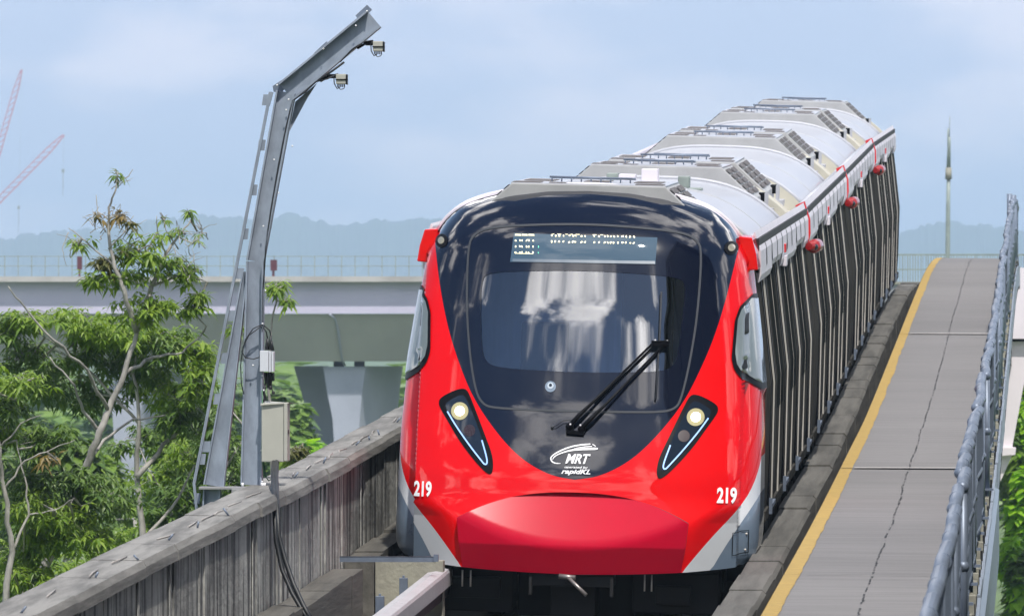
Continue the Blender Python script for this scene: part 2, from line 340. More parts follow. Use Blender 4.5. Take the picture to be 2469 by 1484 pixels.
def build_each(mb, name, material, parent=None, **k):
    """every separate piece of mb becomes an object of its own"""
    par = list(range(len(mb.v)))
    def fd(a):
        while par[a] != a: par[a] = par[par[a]]; a = par[a]
        return a
    for f in mb.f:
        for q in f[1:]: par[fd(q)] = fd(f[0])
    gr = {}
    for f, s in zip(mb.f, mb.sm): gr.setdefault(fd(f[0]), []).append((f, s))
    out = []
    for fs in gr.values():
        ids = sorted({q for f, _ in fs for q in f}); mp2 = {q: i for i, q in enumerate(ids)}; nb_ = MB()
        nb_.v = [mb.v[q] for q in ids]; nb_.f = [tuple(mp2[q] for q in f) for f, _ in fs]; nb_.sm = [s for _, s in fs]
        out.append(nb_.build(name, material, parent, **k))
    return out
def thing(name, label, cat, loc=(0, 0, 0), group=None):
    o = bpy.data.objects.new(name, None); COL.objects.link(o); o.location = loc; o.empty_display_size = 0.3
    o['label'] = label; o['category'] = cat
    if group: o['group'] = group
    return o
def tag(o, label, cat, group=None):
    o['label'] = label; o['category'] = cat
    if group: o['group'] = group
    return o
def struct(o): o['kind'] = 'structure'; return o
def relabel(o, label): o['label'] = label; return o
# ------------------------------------------------------------------ vertical profile of the line (rail level above z = 0)
_ky = [-40, 20, 45, 66, 86.5, 94, 106.9, 116.5, 139, 161, 176, 190, 204, 220, 250, 300, 420]
_kz = [-4.6, -4.05, -3.62, -3.226, -2.852, -2.70, -2.41, -2.186, -1.509, -0.836, -0.42, -0.19, -0.15, -0.30, -1.0, -2.5, -6.0]
def _slopes():
    m = [0.0] * len(_ky)
    for i in range(len(_ky)):
        a, b = max(i - 1, 0), min(i + 1, len(_ky) - 1)
        m[i] = (_kz[b] - _kz[a]) / (_ky[b] - _ky[a])
    return m
_km = _slopes()
def RZ(y):
    i = 0
    while i < len(_ky) - 2 and y > _ky[i + 1]: i += 1
    h = _ky[i + 1] - _ky[i]; t = (y - _ky[i]) / h
    z = (2 * t**3 - 3 * t**2 + 1) * _kz[i] + (t**3 - 2 * t**2 + t) * h * _km[i] + (-2 * t**3 + 3 * t**2) * _kz[i + 1] + (t**3 - t**2) * h * _km[i + 1]
    return CAMP.z + z

# ------------------------------------------------------------------ THE TRAIN
Y0 = 92.95                   # nose tip
CARL = 22.45
ROLL = RAD(1.45)
X0T = -0.07
def car_matrix(i):
    a = Y0 + i * CARL; z0, z1 = RZ(a), RZ(a + CARL)
    return Matrix.Translation((X0T, a, z0)) @ Matrix.Rotation(math.atan2(z1 - z0, CARL), 4, 'X') @ Matrix.Rotation(ROLL, 4, 'Y')
train = thing('metro_train', 'red, white and black four-car metro train with lit headlights climbing the viaduct track', 'train')
train.matrix_world = car_matrix(0)

K = 282.0
def Up(p): return p / K
def Wp(p): return (p + 503) / K
def lin(xs, ys, x):
    return np.interp(x, xs, ys)
_hw_w = np.array([Wp(a) for a in (-380, -345, -335, -300, -50, 130, 250, 340, 425, 560)])
_hw_u = np.array([Up(a) for a in (418, 428, 436, 440, 438, 427, 412, 398, 376, 345)])
_tp_u = np.array([Up(a) for a in (0, 100, 200, 310, 345, 372, 400)])
_tp_w = np.array([Wp(a) for a in (550, 545, 530, 497, 465, 425, 350)])
# centre-line profile: height -> depth behind the nose tip
_pw = np.array([Wp(a) for a in (-400, -260, -190, -148, -70, 15, 120, 250, 400, 470, 520, 560)])
_pd = np.array([0.10, 0.14, 0.285, 0.325, 0.45, 0.60, 0.755, 0.95, 1.20, 1.345, 1.47, 1.60])
def _smoothed(xs, ys, n=400, k=18):
    X = np.linspace(xs[0] - 0.3, xs[-1] + 0.3, n); s0 = (ys[1] - ys[0]) / (xs[1] - xs[0]); s1 = (ys[-1] - ys[-2]) / (xs[-1] - xs[-2])
    Y = np.where(X < xs[0], ys[0] + (X - xs[0]) * s0, np.where(X > xs[-1], ys[-1] + (X - xs[-1]) * s1, np.interp(X, xs, ys)))
    ker = np.hanning(k); ker /= ker.sum(); Yp = np.pad(Y, k, mode='reflect', reflect_type='odd')
    return X, np.convolve(Yp, ker, 'same')[k:-k]
PX, PD = _smoothed(_pw, _pd, 400, 34)
HX, HU = _smoothed(_hw_w, _hw_u, 400, 14)
TX, TW = _smoothed(np.concatenate([-_tp_u[:0:-1], _tp_u]), np.concatenate([_tp_w[:0:-1], _tp_w]), 500, 20)
def smax(a, b, k=0.03):
    h = np.clip(0.5 + 0.5 * (a - b) / k, 0, 1); return b + (a - b) * h + k * h * (1 - h)
def smin(a, b, k=0.03): return -smax(-a, -b, k)
def sup(t, p, amp):
    t = np.clip(np.abs(t), 0, 0.996); return amp * (1 - (1 - t**p) ** (1 / p))
def Dfun(u, w):
    """depth of the front skin behind the nose tip, for arrays u (lateral) and w (above rail)"""
    au = np.abs(u)
    base = np.interp(w, PX, PD)
    hw = np.interp(w, HX, HU) * 1.010
    t = au / hw
    main = base + 0.10 * t**2 + sup(t, 3.4, 0.85)
    w0 = Wp(380)
    tw = np.maximum(0, (w - w0) / (np.interp(u, TX, TW) * 1.004 - w0))
    main = main + sup(tw, 2.6, 0.50)
    # cheeks: lower side planes running back and down from a crease that starts at the bumper corner
    cr_u = Up(262) + (w - Wp(-245)) * np.where(w > Wp(-245), 0.86, -0.06)
    cheek = 0.165 + (au - cr_u) * 0.95 + np.maximum(0, w - Wp(-245)) * 0.55 + np.maximum(0, Wp(-245) - w) * 0.12
    fade = np.clip((Wp(-95) - w) / 0.42, 0, 1); fade = fade * fade * (3 - 2 * fade)
    main2 = smax(main, cheek, 0.05)
    main = main + (main2 - main) * fade
    # bumper hood pushing out through the skin
    return main
def Dhood(u, w):
    """the bumper hood: near-upright lower face, sloping lens-shaped top"""
    hu = u / Up(277)
    A = 0.045 + 0.12 * hu**2 + np.maximum(0, Wp(-303) - w) * 0.30
    B = 0.045 + (w - Wp(-303) - 0.17 * hu**2) * 0.66 + 0.06 * hu**2
    return smax(A, B, 0.045)
FN = [Dfun]
def skin(u, w, off=0.0):
    """points on the front skin; off = distance proud of it"""
    u = np.asarray(u, float); w = np.asarray(w, float); e = 0.004
    f = FN[0]
    d = f(u, w); du = (f(u + e, w) - f(u - e, w)) / (2 * e); dw = (f(u, w + e) - f(u, w - e)) / (2 * e)
    n = np.stack([du, -np.ones_like(du), dw], -1); n /= np.linalg.norm(n, axis=-1, keepdims=True)
    return np.stack([u, d, w], -1) + n * off, n

def outline():
    pts = [(0, -372), (140, -369), (265, -362), (360, -355), (418, -347), (432, -338), (438, -318), (440, -250), (439, -150), (438, -50), (434, 50), (427, 130), (412, 250), (398, 340), (386, 392), (372, 428), (358, 450), (335, 474), (300, 500), (250, 518), (200, 530), (100, 545), (0, 550)]
    r = [(Up(a), Wp(b)) for a, b in pts]
    out = []
    for i in range(len(r) - 1):
        n = max(1, int(math.dist(r[i], r[i + 1]) / 0.05))
        for k in range(n): out.append((r[i][0] + (r[i + 1][0] - r[i][0]) * k / n, r[i][1] + (r[i + 1][1] - r[i][1]) * k / n))
    out.append(r[-1])
    # soften
    a = np.array(out); b = a.copy()
    for _ in range(3):
        b[1:-1] = (b[:-2] + 2 * b[1:-1] + b[2:]) / 4
    return b
OUT_R = outline()                    # right half, bottom centre to top centre
def dens(poly, step=0.03):
    out = []; n = len(poly)
    for i in range(n):
        a, b = poly[i], poly[(i + 1) % n]; k = max(1, int(math.dist(a, b) / step))
        out += [(a[0] + (b[0] - a[0]) * j / k, a[1] + (b[1] - a[1]) * j / k) for j in range(k)]
    return out
def smoothp(poly, it=1):
    for _ in range(it):
        n = len(poly); q = []
        for i in range(n):
            a, b = poly[i], poly[(i + 1) % n]
            q += [(0.75 * a[0] + 0.25 * b[0], 0.75 * a[1] + 0.25 * b[1]), (0.25 * a[0] + 0.75 * b[0], 0.25 * a[1] + 0.75 * b[1])]
        poly = q
    return poly
def inside(P, poly):
    x, y = P[:, 0], P[:, 1]; c = np.zeros(len(P), bool); n = len(poly)
    for i in range(n):
        x1, y1 = poly[i]; x2, y2 = poly[(i + 1) % n]
        if y1 == y2: continue
        k = ((y1 > y) != (y2 > y)) & (x < (x2 - x1) * (y - y1) / (y2 - y1) + x1); c ^= k
    return c
def skin_patch(name, poly, material, parent, holes=(), off=0.0, step=0.035, thick=0.0):
    """a region of the front skin cut out along poly (and holes)"""
    P = dens(poly, step * 0.7); V = [Vector(p) for p in P]; E = [(i, (i + 1) % len(P)) for i in range(len(P))]
    for h in holes:
        hp = dens(h, step * 0.7); k = len(V); V += [Vector(p) for p in hp]; E += [(k + i, k + (i + 1) % len(hp)) for i in range(len(hp))]
    a = np.array(P); lo, hi = a.min(0), a.max(0)
    gu = np.arange(lo[0] + step / 2, hi[0], step); gw = np.arange(lo[1] + step / 2, hi[1], step)
    G = np.stack(np.meshgrid(gu, gw), -1).reshape(-1, 2)
    G[:, 0] += (np.floor(G[:, 1] / step) % 2) * step * 0.3
    G = G[inside(G, P)]
    for h in holes: G = G[~inside(G, dens(h, step))]
    bd = np.array([tuple(v) for v in V])
    if len(G):
        keep = np.ones(len(G), bool)
        for c in range(0, len(G), 2000):
            d2 = ((G[c:c + 2000, None] - bd[None])**2).sum(-1).min(1); keep[c:c + 2000] = d2 > (step * 0.45)**2
        G = G[keep]
    V += [Vector(g) for g in G]
    vo, eo, fo = geometry.delaunay_2d_cdt(V, E, [], 1 if not holes else 2, 1e-6)[:3]
    if holes:
        vv = np.array([tuple(v) for v in vo]); cen = np.array([vv[list(f)].mean(0) for f in fo])
        ok = inside(cen, P)
        for h in holes: ok &= ~inside(cen, dens(h, step))
        fo = [f for f, k in zip(fo, ok) if k]
    vv = np.array([tuple(v) for v in vo]); pos, nor = skin(vv[:, 0], vv[:, 1], off)
    me = bpy.data.meshes.new(name)
    fs = [tuple(f) for f in fo]
    # wind the faces so that they look outwards
    wound = []
    for f in fs:
        p = pos[list(f)]; nn = np.cross(p[1] - p[0], p[2] - p[0])
        wound.append(f if nn.dot(nor[f[0]]) > 0 else f[::-1])
    me.from_pydata([tuple(p) for p in pos], [], wound)
    me.polygons.foreach_set('use_smooth', [True] * len(wound)); me.update()
    me.normals_split_custom_set_from_vertices([tuple(n) for n in nor])
    me.materials.append(material)
    o = bpy.data.objects.new(name, me); COL.objects.link(o); o.parent = parent
    return o
def mir(poly): return [(-a, b) for a, b in poly][::-1]
def px(poly): return [(Up(a), Wp(b)) for a, b in poly]

outR = [tuple(p) for p in OUT_R]
def out_between(w0, w1):
    """right outline points with w between w0 and w1, going up"""
    def at(w):
        for a, b in zip(outR[25:], outR[26:]):
            pass
        return None
    seg = [p for p in outR if p[0] > Up(395) or (p[1] > Wp(330))]
    return [p for p in outR if w0 < p[1] < w1 and p[0] > Up(300)]
# boundaries on the right half
mask_edge = [(0, -148), (50, -141), (95, -122), (133, -98), (167, -68), (203, -28), (237, 16), (265, 62), (292, 122), (315, 180), (334, 243), (349, 305), (359, 355), (367, 398), (374, 426)]
band_up = [(440, -88), (434, -122), (423, -158), (406, -192), (376, -230), (344, -264), (310, -304), (262, -364)]
band_lo = [(440, -180), (418, -216), (388, -262), (358, -310), (331, -359)]
def polyl(pts, it=2):
    """open polyline, rounded"""
    p = [(Up(a), Wp(b)) for a, b in pts]
    for _ in range(it):
        q = [p[0]]
        for a, b in zip(p, p[1:]): q += [(0.75 * a[0] + 0.25 * b[0], 0.75 * a[1] + 0.25 * b[1]), (0.25 * a[0] + 0.75 * b[0], 0.25 * a[1] + 0.75 * b[1])]
        q.append(p[-1]); p = q
    return p
me_ = polyl(mask_edge); bu = polyl(band_up, 1); bl = polyl(band_lo, 1)
oa = np.array(outR)
def clip_to_out(p):
    i = int(((oa - np.array(p))**2).sum(1).argmin()); return i
i_m = clip_to_out(me_[-1]); i_bu = clip_to_out(bu[0]); i_bl = clip_to_out(bl[0]); i_bu2 = clip_to_out(bu[-1]); i_bl2 = clip_to_out(bl[-1])
me_[-1] = outR[i_m]; bu[0] = outR[i_bu]; bu[-1] = outR[i_bu2]; bl[0] = outR[i_bl]; bl[-1] = outR[i_bl2]
# windscreen clear glass (hole in the mask)
glass = px([(-232, 337), (-245, 315), (-243, 240), (-236, 160), (-229, 130), (-205, 113), (-100, 108), (0, 106), (100, 108), (205, 113), (229, 130), (236, 160), (243, 240), (248, 315), (235, 337), (120, 345), (0, 348), (-120, 345)])
glass = smoothp(glass, 2)
mask_poly = me_ + outR[i_m + 1:] + [(-a, b) for a, b in outR[i_m + 1:-1][::-1]] + [(-a, b) for a, b in me_[::-1][:-1]]
shell_name = 'front_shell'
front = skin_patch('front_mask', mask_poly, M['mask'], train, holes=[glass], step=0.04)
pane = skin_patch('windscreen_pane', glass, M['glass'], front, off=-0.004, step=0.05)
# red shell: whole lower face between the mask and the bands, less the bumper hood
hood_arc = [(277 * math.copysign(1, q) * min(1, abs(q)), -178 - 66 * min(1, abs(q))**2.4) for q in [k / 24 for k in range(-24, 25)]]
hood_sideR = [(272, -300), (266, -330), (262, -362)]
_botR = [p_ for p_ in outR[:i_bu2] if p_[0] > Up(266)]
_under = _botR[::-1] + px(hood_sideR[::-1]) + px(hood_arc[::-1]) + px([(-a, c) for a, c in hood_sideR]) + [(-a, c) for a, c in _botR]
red_poly = [(-a, b) for a, b in me_[1:][::-1]] + me_ + outR[i_bu:i_m][::-1] + bu[1:] + _under + [(-a, b) for a, b in bu[::-1]] + [(-a, b) for a, b in outR[i_bu + 1:i_m]]
red = skin_patch('red_shell', red_poly, M['red'], train, step=0.020)
hood_poly = px(hood_arc + hood_sideR + [(250, -363), (200, -366), (100, -370), (0, -372), (-100, -370), (-200, -366), (-250, -363)] + [(-a, c) for a, c in hood_sideR[::-1]])
FN[0] = Dhood
hood = skin_patch('bumper_hood', hood_poly, M['hood'], train, step=0.022)
hr_ = dens(hood_poly, 0.03); ha_ = np.array(hr_); p0_, _ = skin(ha_[:, 0], ha_[:, 1]); n_h = len(hr_)
b = MB(); b.add(list(p0_) + [tuple(q + np.array([0, 0.16, 0])) for q in p0_], [(k, (k + 1) % n_h, (k + 1) % n_h + n_h, k + n_h) for k in range(n_h)]); b.build('hood_return', M['seam'], hood)
FN[0] = Dfun
for s in (1, -1):
    bp_ = bu + outR[i_bu2 + 1:i_bl2] + bl[::-1] + outR[i_bl + 1:i_bu]
    gp_ = bl + outR[i_bl2 + 1:i_bl]
    if s < 0: bp_, gp_ = mir(bp_), mir(gp_)
    skin_patch('white_band', bp_, M['band'], train, step=0.016)
    skin_patch('skirt_corner', gp_, M['skirt'], train, step=0.014)

# sides of the cab: from the edge of the skin back to depth 2.45, in the same colours
DB = 2.45
def side_strip(name, i0, i1, s, material, flare=1.0):
    pts = OUT_R[i0:i1 + 1]; u, w = pts[:, 0], pts[:, 1]
    p0, n0 = skin(u, w); nseg = 8; vs = []
    hwid = np.where(w < Wp(60), 1.565, np.interp(w, [Wp(60), Wp(360)], [1.565, 1.425]))
    tu = np.maximum(u, 0) ; rows = []
    for k in range(nseg + 1):
        t = k / nseg
        full = np.minimum(hwid, 1.565)
        sc_ = np.where(w < Wp(60), 1.004, 1 + (full / np.maximum(u, 0.4) - 1) * np.clip((Wp(428) - w) / 0.18, 0, 1))
        uu = u * (1 + (sc_ - 1) * math.sin(t * math.pi / 2)); dd = p0[:, 1] + (DB - p0[:, 1]) * t
        ww = np.where(w > Wp(430), w + 0.02 * math.sin(t * math.pi / 2), w)
        rows.append(np.stack([uu * s, dd, ww], -1))
    vs = np.concatenate(rows); m_ = len(pts)
    fs = [(k * m_ + j, k * m_ + j + 1, (k + 1) * m_ + j + 1, (k + 1) * m_ + j) for k in range(nseg) for j in range(m_ - 1)]
    b = MB(); b.add(vs, fs, True); return b.build(name, material, red)
for s in (1, -1):
    side_strip('side_skirt', clip_to_out((Up(418), Wp(-347))), i_bl, s, M['skirt'])
    side_strip('side_band', i_bl, i_bu, s, M['band'])
    side_strip('side_panel', i_bu, i_m, s, M['red'])
    side_strip('hood_edge', i_m, len(OUT_R) - 1, s, M['fascia'])
# white lip along the rear edge of the black hood
b = MB(); pts = [(a, skin(a, c)[0][1] + 0.10, c + 0.012) for a, c in outR[i_m:]]; pts = pts + [(-p[0], p[1], p[2]) for p in pts[::-1][1:]]
b.tube(pts, 0.022, 6); b.build('hood_rim', M['fascia'], front)
# underside closing plate
b = MB(); q = [p for p in outR if p[1] < Wp(-330)]
vs = [(-p[0], float(skin(-p[0], p[1])[0][1]) + 0.02, p[1] + 0.01) for p in q[::-1]] + [(p[0], float(skin(p[0], p[1])[0][1]) + 0.02, p[1] + 0.01) for p in q[1:]]
vs += [(1.5, DB, Wp(-340)), (-1.5, DB, Wp(-340))]
b.add(vs, [tuple(range(len(vs)))]); b.build('floor_plate', M['under'], red)

# windscreen seam: rounded outline let into the mask
seam = px([(-283, 400), (-270, 428), (-235, 445), (-120, 455), (0, 459), (120, 455), (235, 445), (270, 428), (283, 400), (279, 250), (264, 130), (248, 50), (236, 26), (205, 16), (100, 14), (0, 13), (-100, 14), (-205, 16), (-228, 24), (-246, 50), (-264, 130), (-279, 250)])
seam = dens(smoothp(seam, 2), 0.03)
def ribbon(name, pts, wid, material, parent, off=0.004, closed=True):
    P = np.array(pts); n = len(P); A = []; B_ = []
    for i in range(n):
        a = P[i - 1] if (i > 0 or closed) else P[i]; c = P[(i + 1) % n] if (i < n - 1 or closed) else P[i]
        t = c - a; t = t / (np.linalg.norm(t) + 1e-9); nn = np.array([-t[1], t[0]]); wd = wid[i] if hasattr(wid, '__len__') else wid
        A.append(P[i] + nn * wd / 2); B_.append(P[i] - nn * wd / 2)
    A, B_ = np.array(A), np.array(B_); pa, na = skin(A[:, 0], A[:, 1], off); pb, nb = skin(B_[:, 0], B_[:, 1], off)
    m_ = n if closed else n - 1
    b = MB(); b.add(list(pa) + list(pb), [(i, (i + 1) % n, (i + 1) % n + n, i + n) for i in range(m_)], True)
    return b.build(name, material, parent, fixn=False)
ribbon('windscreen_seam', seam, 0.018, M['seam'], front)
def side_window(nm, rows_, mt, parent, s, off, tmax, w_lo, w_hi):
    """sheet that runs from the front skin round on to the cab side"""
    W_ = np.linspace(Wp(w_lo), Wp(w_hi), 26); ui = np.interp(W_, [Wp(a) for a, _ in rows_], [Up(b_) for _, b_ in rows_])
    hwv = np.interp(W_, oa[20:i_m + 1, 1], oa[20:i_m + 1, 0]) * 0.999; vs = []; nf, ns = 9, 8
    pe, ne = skin(hwv, W_, off)
    for k in range(nf):
        t = k / (nf - 1); u = ui + (hwv - ui) * t; p_, _ = skin(u, W_, off); vs.append(p_ * np.array([s, 1, 1]))
    for k in range(1, ns + 1):
        t = tmax * k / ns; full = np.interp(W_, [Wp(60), Wp(360)], [1.565, 1.425]); uu = pe[:, 0] + (full + off - pe[:, 0]) * math.sin(t * math.pi / 2)
        vs.append(np.stack([uu * s, pe[:, 1] + (DB - pe[:, 1]) * t, W_], -1))
    n = 26; b = MB(); m_ = nf + ns
    b.add(np.concatenate(vs), [(k * n + j, k * n + j + 1, (k + 1) * n + j + 1, (k + 1) * n + j) for k in range(m_ - 1) for j in range(n - 1)], True)
    return b.build(nm, M[mt], parent)
for s in (1, -1):
    sw = side_window('cab_side_window', [(66, 432), (84, 405), (98, 386), (118, 370), (145, 362), (235, 366), (268, 376), (286, 392), (298, 404)], 'blackp', train, s, 0.010, 0.80, 68, 297)
    side_window('pane', [(82, 432), (96, 408), (110, 388), (132, 374), (158, 369), (238, 372), (262, 380), (286, 397)], 'cabglass', sw, s, 0.016, 0.72, 83, 286)

# headlights
hl = px([(337, 22), (333, 36), (300, 54), (279, 60), (268, 56), (259, 40), (240, -2), (219, -50), (200, -92), (195, -124), (200, -143), (216, -136), (248, -104), (283, -62), (308, -24), (330, 8)])
hl = smoothp(hl, 2); hc = (Up(265), Wp(-28))
hl_in = smoothp(px([(320, 18), (314, 27), (285, 44), (274, 42), (266, 30), (248, -6), (228, -52), (211, -94), (206, -122), (212, -124), (245, -92), (276, -54), (300, -18), (315, 6)]), 2)
def circle(cu, cw, r, n=28): return [(cu + r * math.cos(a), cw + r * math.sin(a)) for a in [2 * math.pi * k / n for k in range(n)]]
for s in (1, -1):
    f = (lambda p: p) if s > 0 else mir
    h = skin_patch('headlight', f(hl), M['blackp'], train, off=0.005, step=0.025)
    skin_patch('lens', f(hl_in), M['lens'], h, off=0.008, step=0.025)
    skin_patch('reflector_ring', f(circle(Up(283), Wp(5), Up(21))), M['lampring'], h, off=0.011, step=0.02)
    skin_patch('lamp', f(circle(Up(283), Wp(5), Up(11))), M['lamp'], h, off=0.014, step=0.02)
    skin_patch('indicator_lamp', f(circle(Up(257), Wp(-40), Up(14))), M['taillamp'], h, off=0.0105, step=0.02)
    st = polyl([(313, 3), (291, -30), (253, -78), (225, -110), (216, -120), (210, -116), (213, -100), (226, -62)], 2)
    ribbon('light_strip', [(a * s, c) for a, c in st], 0.012, M['drl'], h, off=0.012, closed=False)
# marker lamps at the top corners
for s in (1, -1):
    c = (Up(351) * s, Wp(409))
    ml = skin_patch('marker_lamp', circle(*c, Up(16)), M['blackp'], front, off=0.006, step=0.02)
    ml2 = skin_patch('marker_lens', circle(c[0], c[1], Up(8.5)), M['cream_lens'], front, off=0.010, step=0.02)

# round emblem below the windscreen
em = skin_patch('round_badge', circle(Up(-67), Wp(70), Up(13)), mat('badge_blue', (0.16, 0.22, 0.30), 0.25, coat=1.0, var=0.1), front, off=0.005, step=0.02)
skin_patch('badge_ring', circle(Up(-67), Wp(72), Up(7.5)), mat('badge_light', (0.50, 0.58, 0.66), 0.25, coat=1.0, var=0.1), em, off=0.008, step=0.02)
skin_patch('badge_centre', circle(Up(-67), Wp(73), Up(3.8)), M['lens'], em, off=0.011, step=0.02)

# destination display: a lit panel behind the upper glass
dl, dr, db, dt = Up(-172), Up(177), Wp(364), Wp(431)
dsp = skin_patch('destination_display', [(dl - Up(6), db), (dr - Up(4), db + Up(3)), (dr - Up(2), dt), (dl, dt + Up(2))], M['display'], front, off=0.004, step=0.04)
ribbon('display_edge', [(a, db + Up(4) + (Up(3) * (a - dl) / (dr - dl))) for a in np.linspace(dl, dr - Up(5), 30)], Up(7), mat('display_edge', (0.10, 0.14, 0.19), 0.3, coat=1, var=0.05), dsp, off=0.007, closed=False)
def dcoord(zx, zy):
    X = (1700 + zx / 4.115) * .7060; Yy = (760 + zy / 4.115) * .7060
    return (X - 1395) - 0.026 * (1000 - Yy), 1000 - Yy + 0.026 * (X - 1395)
b = MB(); g = MB()
def led(bb, zx, zy, hw_, hh):
    a, c = dcoord(zx, zy); u = np.array([a - hw_, a + hw_, a + hw_, a - hw_]) / K; w = (np.array([c - hh, c - hh, c + hh, c + hh]) + 503) / K
    p, _ = skin(u, w, 0.010); bb.add(list(p), [(0, 1, 2, 3)])
rl = random.Random(3)
for zx in (735, 787, 840, 900, 985, 1035, 1068, 1155, 1203, 1335, 1400, 1480, 1525, 1565, 1610, 1665, 1730, 1780, 1840, 1890):
    for zy in (190, 277):
        yy = zy + (zx - 735) * 0.018
        for q in range(5):
            led(b, zx + rl.uniform(-11, 11), yy + rl.uniform(-12, 12), rl.uniform(0.5, 0.9), rl.uniform(0.7, 1.3))
        led(b, zx, yy, 1.1, 1.4)
for a, c in ((745, 770), (812, 868), (925, 960), (1000, 1030), (1070, 1130), (1310, 1365), (1415, 1460)):
    led(b, (a + c) / 2, 172 + (a - 735) * .018, (c - a) / 2 / 4.115 * .706, 0.5)
for zx in (228, 290, 318, 382, 412, 475):
    for zy in (260, 345, 428):
        for q in range(4): led(b, zx + rl.uniform(-9, 9), zy + rl.uniform(-10, 10), rl.uniform(0.5, 0.9), rl.uniform(0.8, 1.4))
        led(b, zx, zy, 1.2, 1.5)
for zx in (258, 352, 446): led(b, zx, 176, 7.0, 0.55); led(b, zx, 190, 7.4, 0.7)
led(b, 350, 442, 22, 0.5)
led(g, 552, 348, 0.9, 2.4); led(g, 551, 430, 0.9, 1.6)
b.build('led_text', M['led'], dsp, fixn=False); g.build('led_arrow', M['ledg'], dsp, fixn=False)

# lettering
def decal(name, txt, cu, cw, height, width, parent, shear=0.0, rot=0.0, bold=0.0, material=None, spacing=1.0):
    cv = bpy.data.curves.new('t', 'FONT'); cv.body = txt; cv.size = 1; cv.align_x = 'CENTER'; cv.shear = shear; cv.offset = bold; cv.space_character = spacing
    to = bpy.data.objects.new('t', cv); COL.objects.link(to)
    dg = bpy.context.evaluated_depsgraph_get(); dg.update()
    me = bpy.data.meshes.new_from_object(to.evaluated_get(dg)); bpy.data.objects.remove(to); bpy.data.curves.remove(cv)
    bm = bmesh.new(); bm.from_mesh(me)
    bmesh.ops.subdivide_edges(bm, edges=[e for e in bm.edges if e.calc_length() > 0.12], cuts=3)
    bmesh.ops.triangulate(bm, faces=bm.faces)
    co = np.array([v.co[:2] for v in bm.verts]); lo, hi = co.min(0), co.max(0)
    c = (co - (lo + hi) / 2) / (hi - lo) * np.array([width, height])
    if rot: c = c @ np.array([[math.cos(rot), math.sin(rot)], [-math.sin(rot), math.cos(rot)]])
    p, _ = skin(c[:, 0] + cu, c[:, 1] + cw, 0.012)
    for v, q in zip(bm.verts, p): v.co = q
    bm.to_mesh(me); bm.free(); me.name = name
    me.materials.clear(); me.materials.append(material or M['white'])
    o = bpy.data.objects.new(name, me); COL.objects.link(o); o.parent = parent
    return o
decal('fleet_number', '219', Up(-364), Wp(-182), Up(37), Up(43), red, rot=RAD(0), bold=0.035)
decal('fleet_number', '219', Up(363), Wp(-179), Up(38), Up(46), red, rot=RAD(0), bold=0.035)
def lg(zx, zy):
    X = (1850 + zx / 9.276) * .7060; Yy = (1480 + zy / 9.276) * .7060
    return (X - 1395) - 0.026 * (1000 - Yy), 1000 - Yy + 0.026 * (X - 1395)
a, c = lg(1222, 722); decal('logo_letters', 'MRT', Up(a), Wp(c), Up(23), Up(60), front, shear=0.35, bold=0.03)
a, c = lg(1170, 990); decal('logo_small_text', 'operated by', Up(a), Wp(c), Up(6.5), Up(56), front, shear=0.3, bold=0.015)
a, c = lg(1165, 1137); decal('logo_operator_text', 'rapidKL', Up(a), Wp(c), Up(14.5), Up(70), front, shear=0.35, bold=0.03)
sb = MB()
def swoosh(pts, wids):
    P = [lg(*p) for p in pts]; P = polyl(P, 3); n = len(P); W_ = np.interp(np.linspace(0, 1, n), np.linspace(0, 1, len(wids)), wids) / 9.276 * .706 / K
    A = []; B_ = []
    for i in range(n):
        a_, c_ = np.array(P[max(i - 1, 0)]), np.array(P[min(i + 1, n - 1)]); t = (c_ - a_) / np.linalg.norm(c_ - a_); nn = np.array([-t[1], t[0]])
        A.append(np.array(P[i]) + nn * W_[i] / 2); B_.append(np.array(P[i]) - nn * W_[i] / 2)
    A, B_ = np.array(A), np.array(B_); pa, _ = skin(A[:, 0], A[:, 1], 0.006); pb, _ = skin(B_[:, 0], B_[:, 1], 0.006)
    sb.add(list(pa) + list(pb), [(i, i + 1, i + 1 + n, i + n) for i in range(n - 1)])
swoosh([(1605, 255), (1300, 275), (950, 345), (600, 485), (400, 620), (355, 700), (400, 795), (500, 850), (680, 857)], [35, 45, 45, 40, 35, 40, 38, 30, 8])
swoosh([(1845, 398), (1700, 400), (1300, 412), (950, 450), (650, 545), (470, 640), (420, 745)], [20, 75, 65, 50, 35, 28, 12])
swoosh([(1655, 328), (1400, 340), (1095, 388)], [28, 28, 6]); swoosh([(1665, 262), (1720, 288), (1775, 328)], [18, 26, 22])
sb.build('logo_swoosh', M['white'], front, fixn=False)

# wiper
def sk(a, b_, off): return Vector(skin(Up(a), Wp(b_), off)[0])
def loc(X, Yy): return (X - 1395) - 0.026 * (1000 - Yy), 1000 - Yy + 0.026 * (X - 1395)
wip = MB(); p1, p2 = loc(1378, 1026), loc(1407, 1032); q1, q2 = loc(1578, 826), loc(1606, 828)
wip.tube([sk(*p1, .05), sk(*loc(1400, 1004), .065), sk(*loc(1432, 972), .06), sk(*q1, .055)], [.020, .02, .013, .010], 8)
wip.tube([sk(*p2, .05), sk(*loc(1430, 1010), .065), sk(*loc(1462, 978), .06), sk(*q2, .055)], [.020, .02, .013, .010], 8)
wip.tube([sk(*loc(1436, 972), .03), sk(*loc(1572, 838), .035)], .006, 6)
wiper = wip.build('wiper', M['blackp'], front)
b = MB(); 
for p in (p1, p2): b.sphere(sk(*p, .03), 0.036, 12)
b.bar(sk(*loc(1370, 1037), .02), sk(*loc(1412, 1040), .02), .03, .03); b.build('wiper_pivot', M['blackp'], wiper)
b = MB(); b.tube([sk(*loc(1592, 706), .03), sk(*loc(1590, 800), .035), sk(*loc(1586, 880), .035), sk(*loc(1582, 962), .03)], .0085, 6); b.build('wiper_blade', M['seam'], wiper)
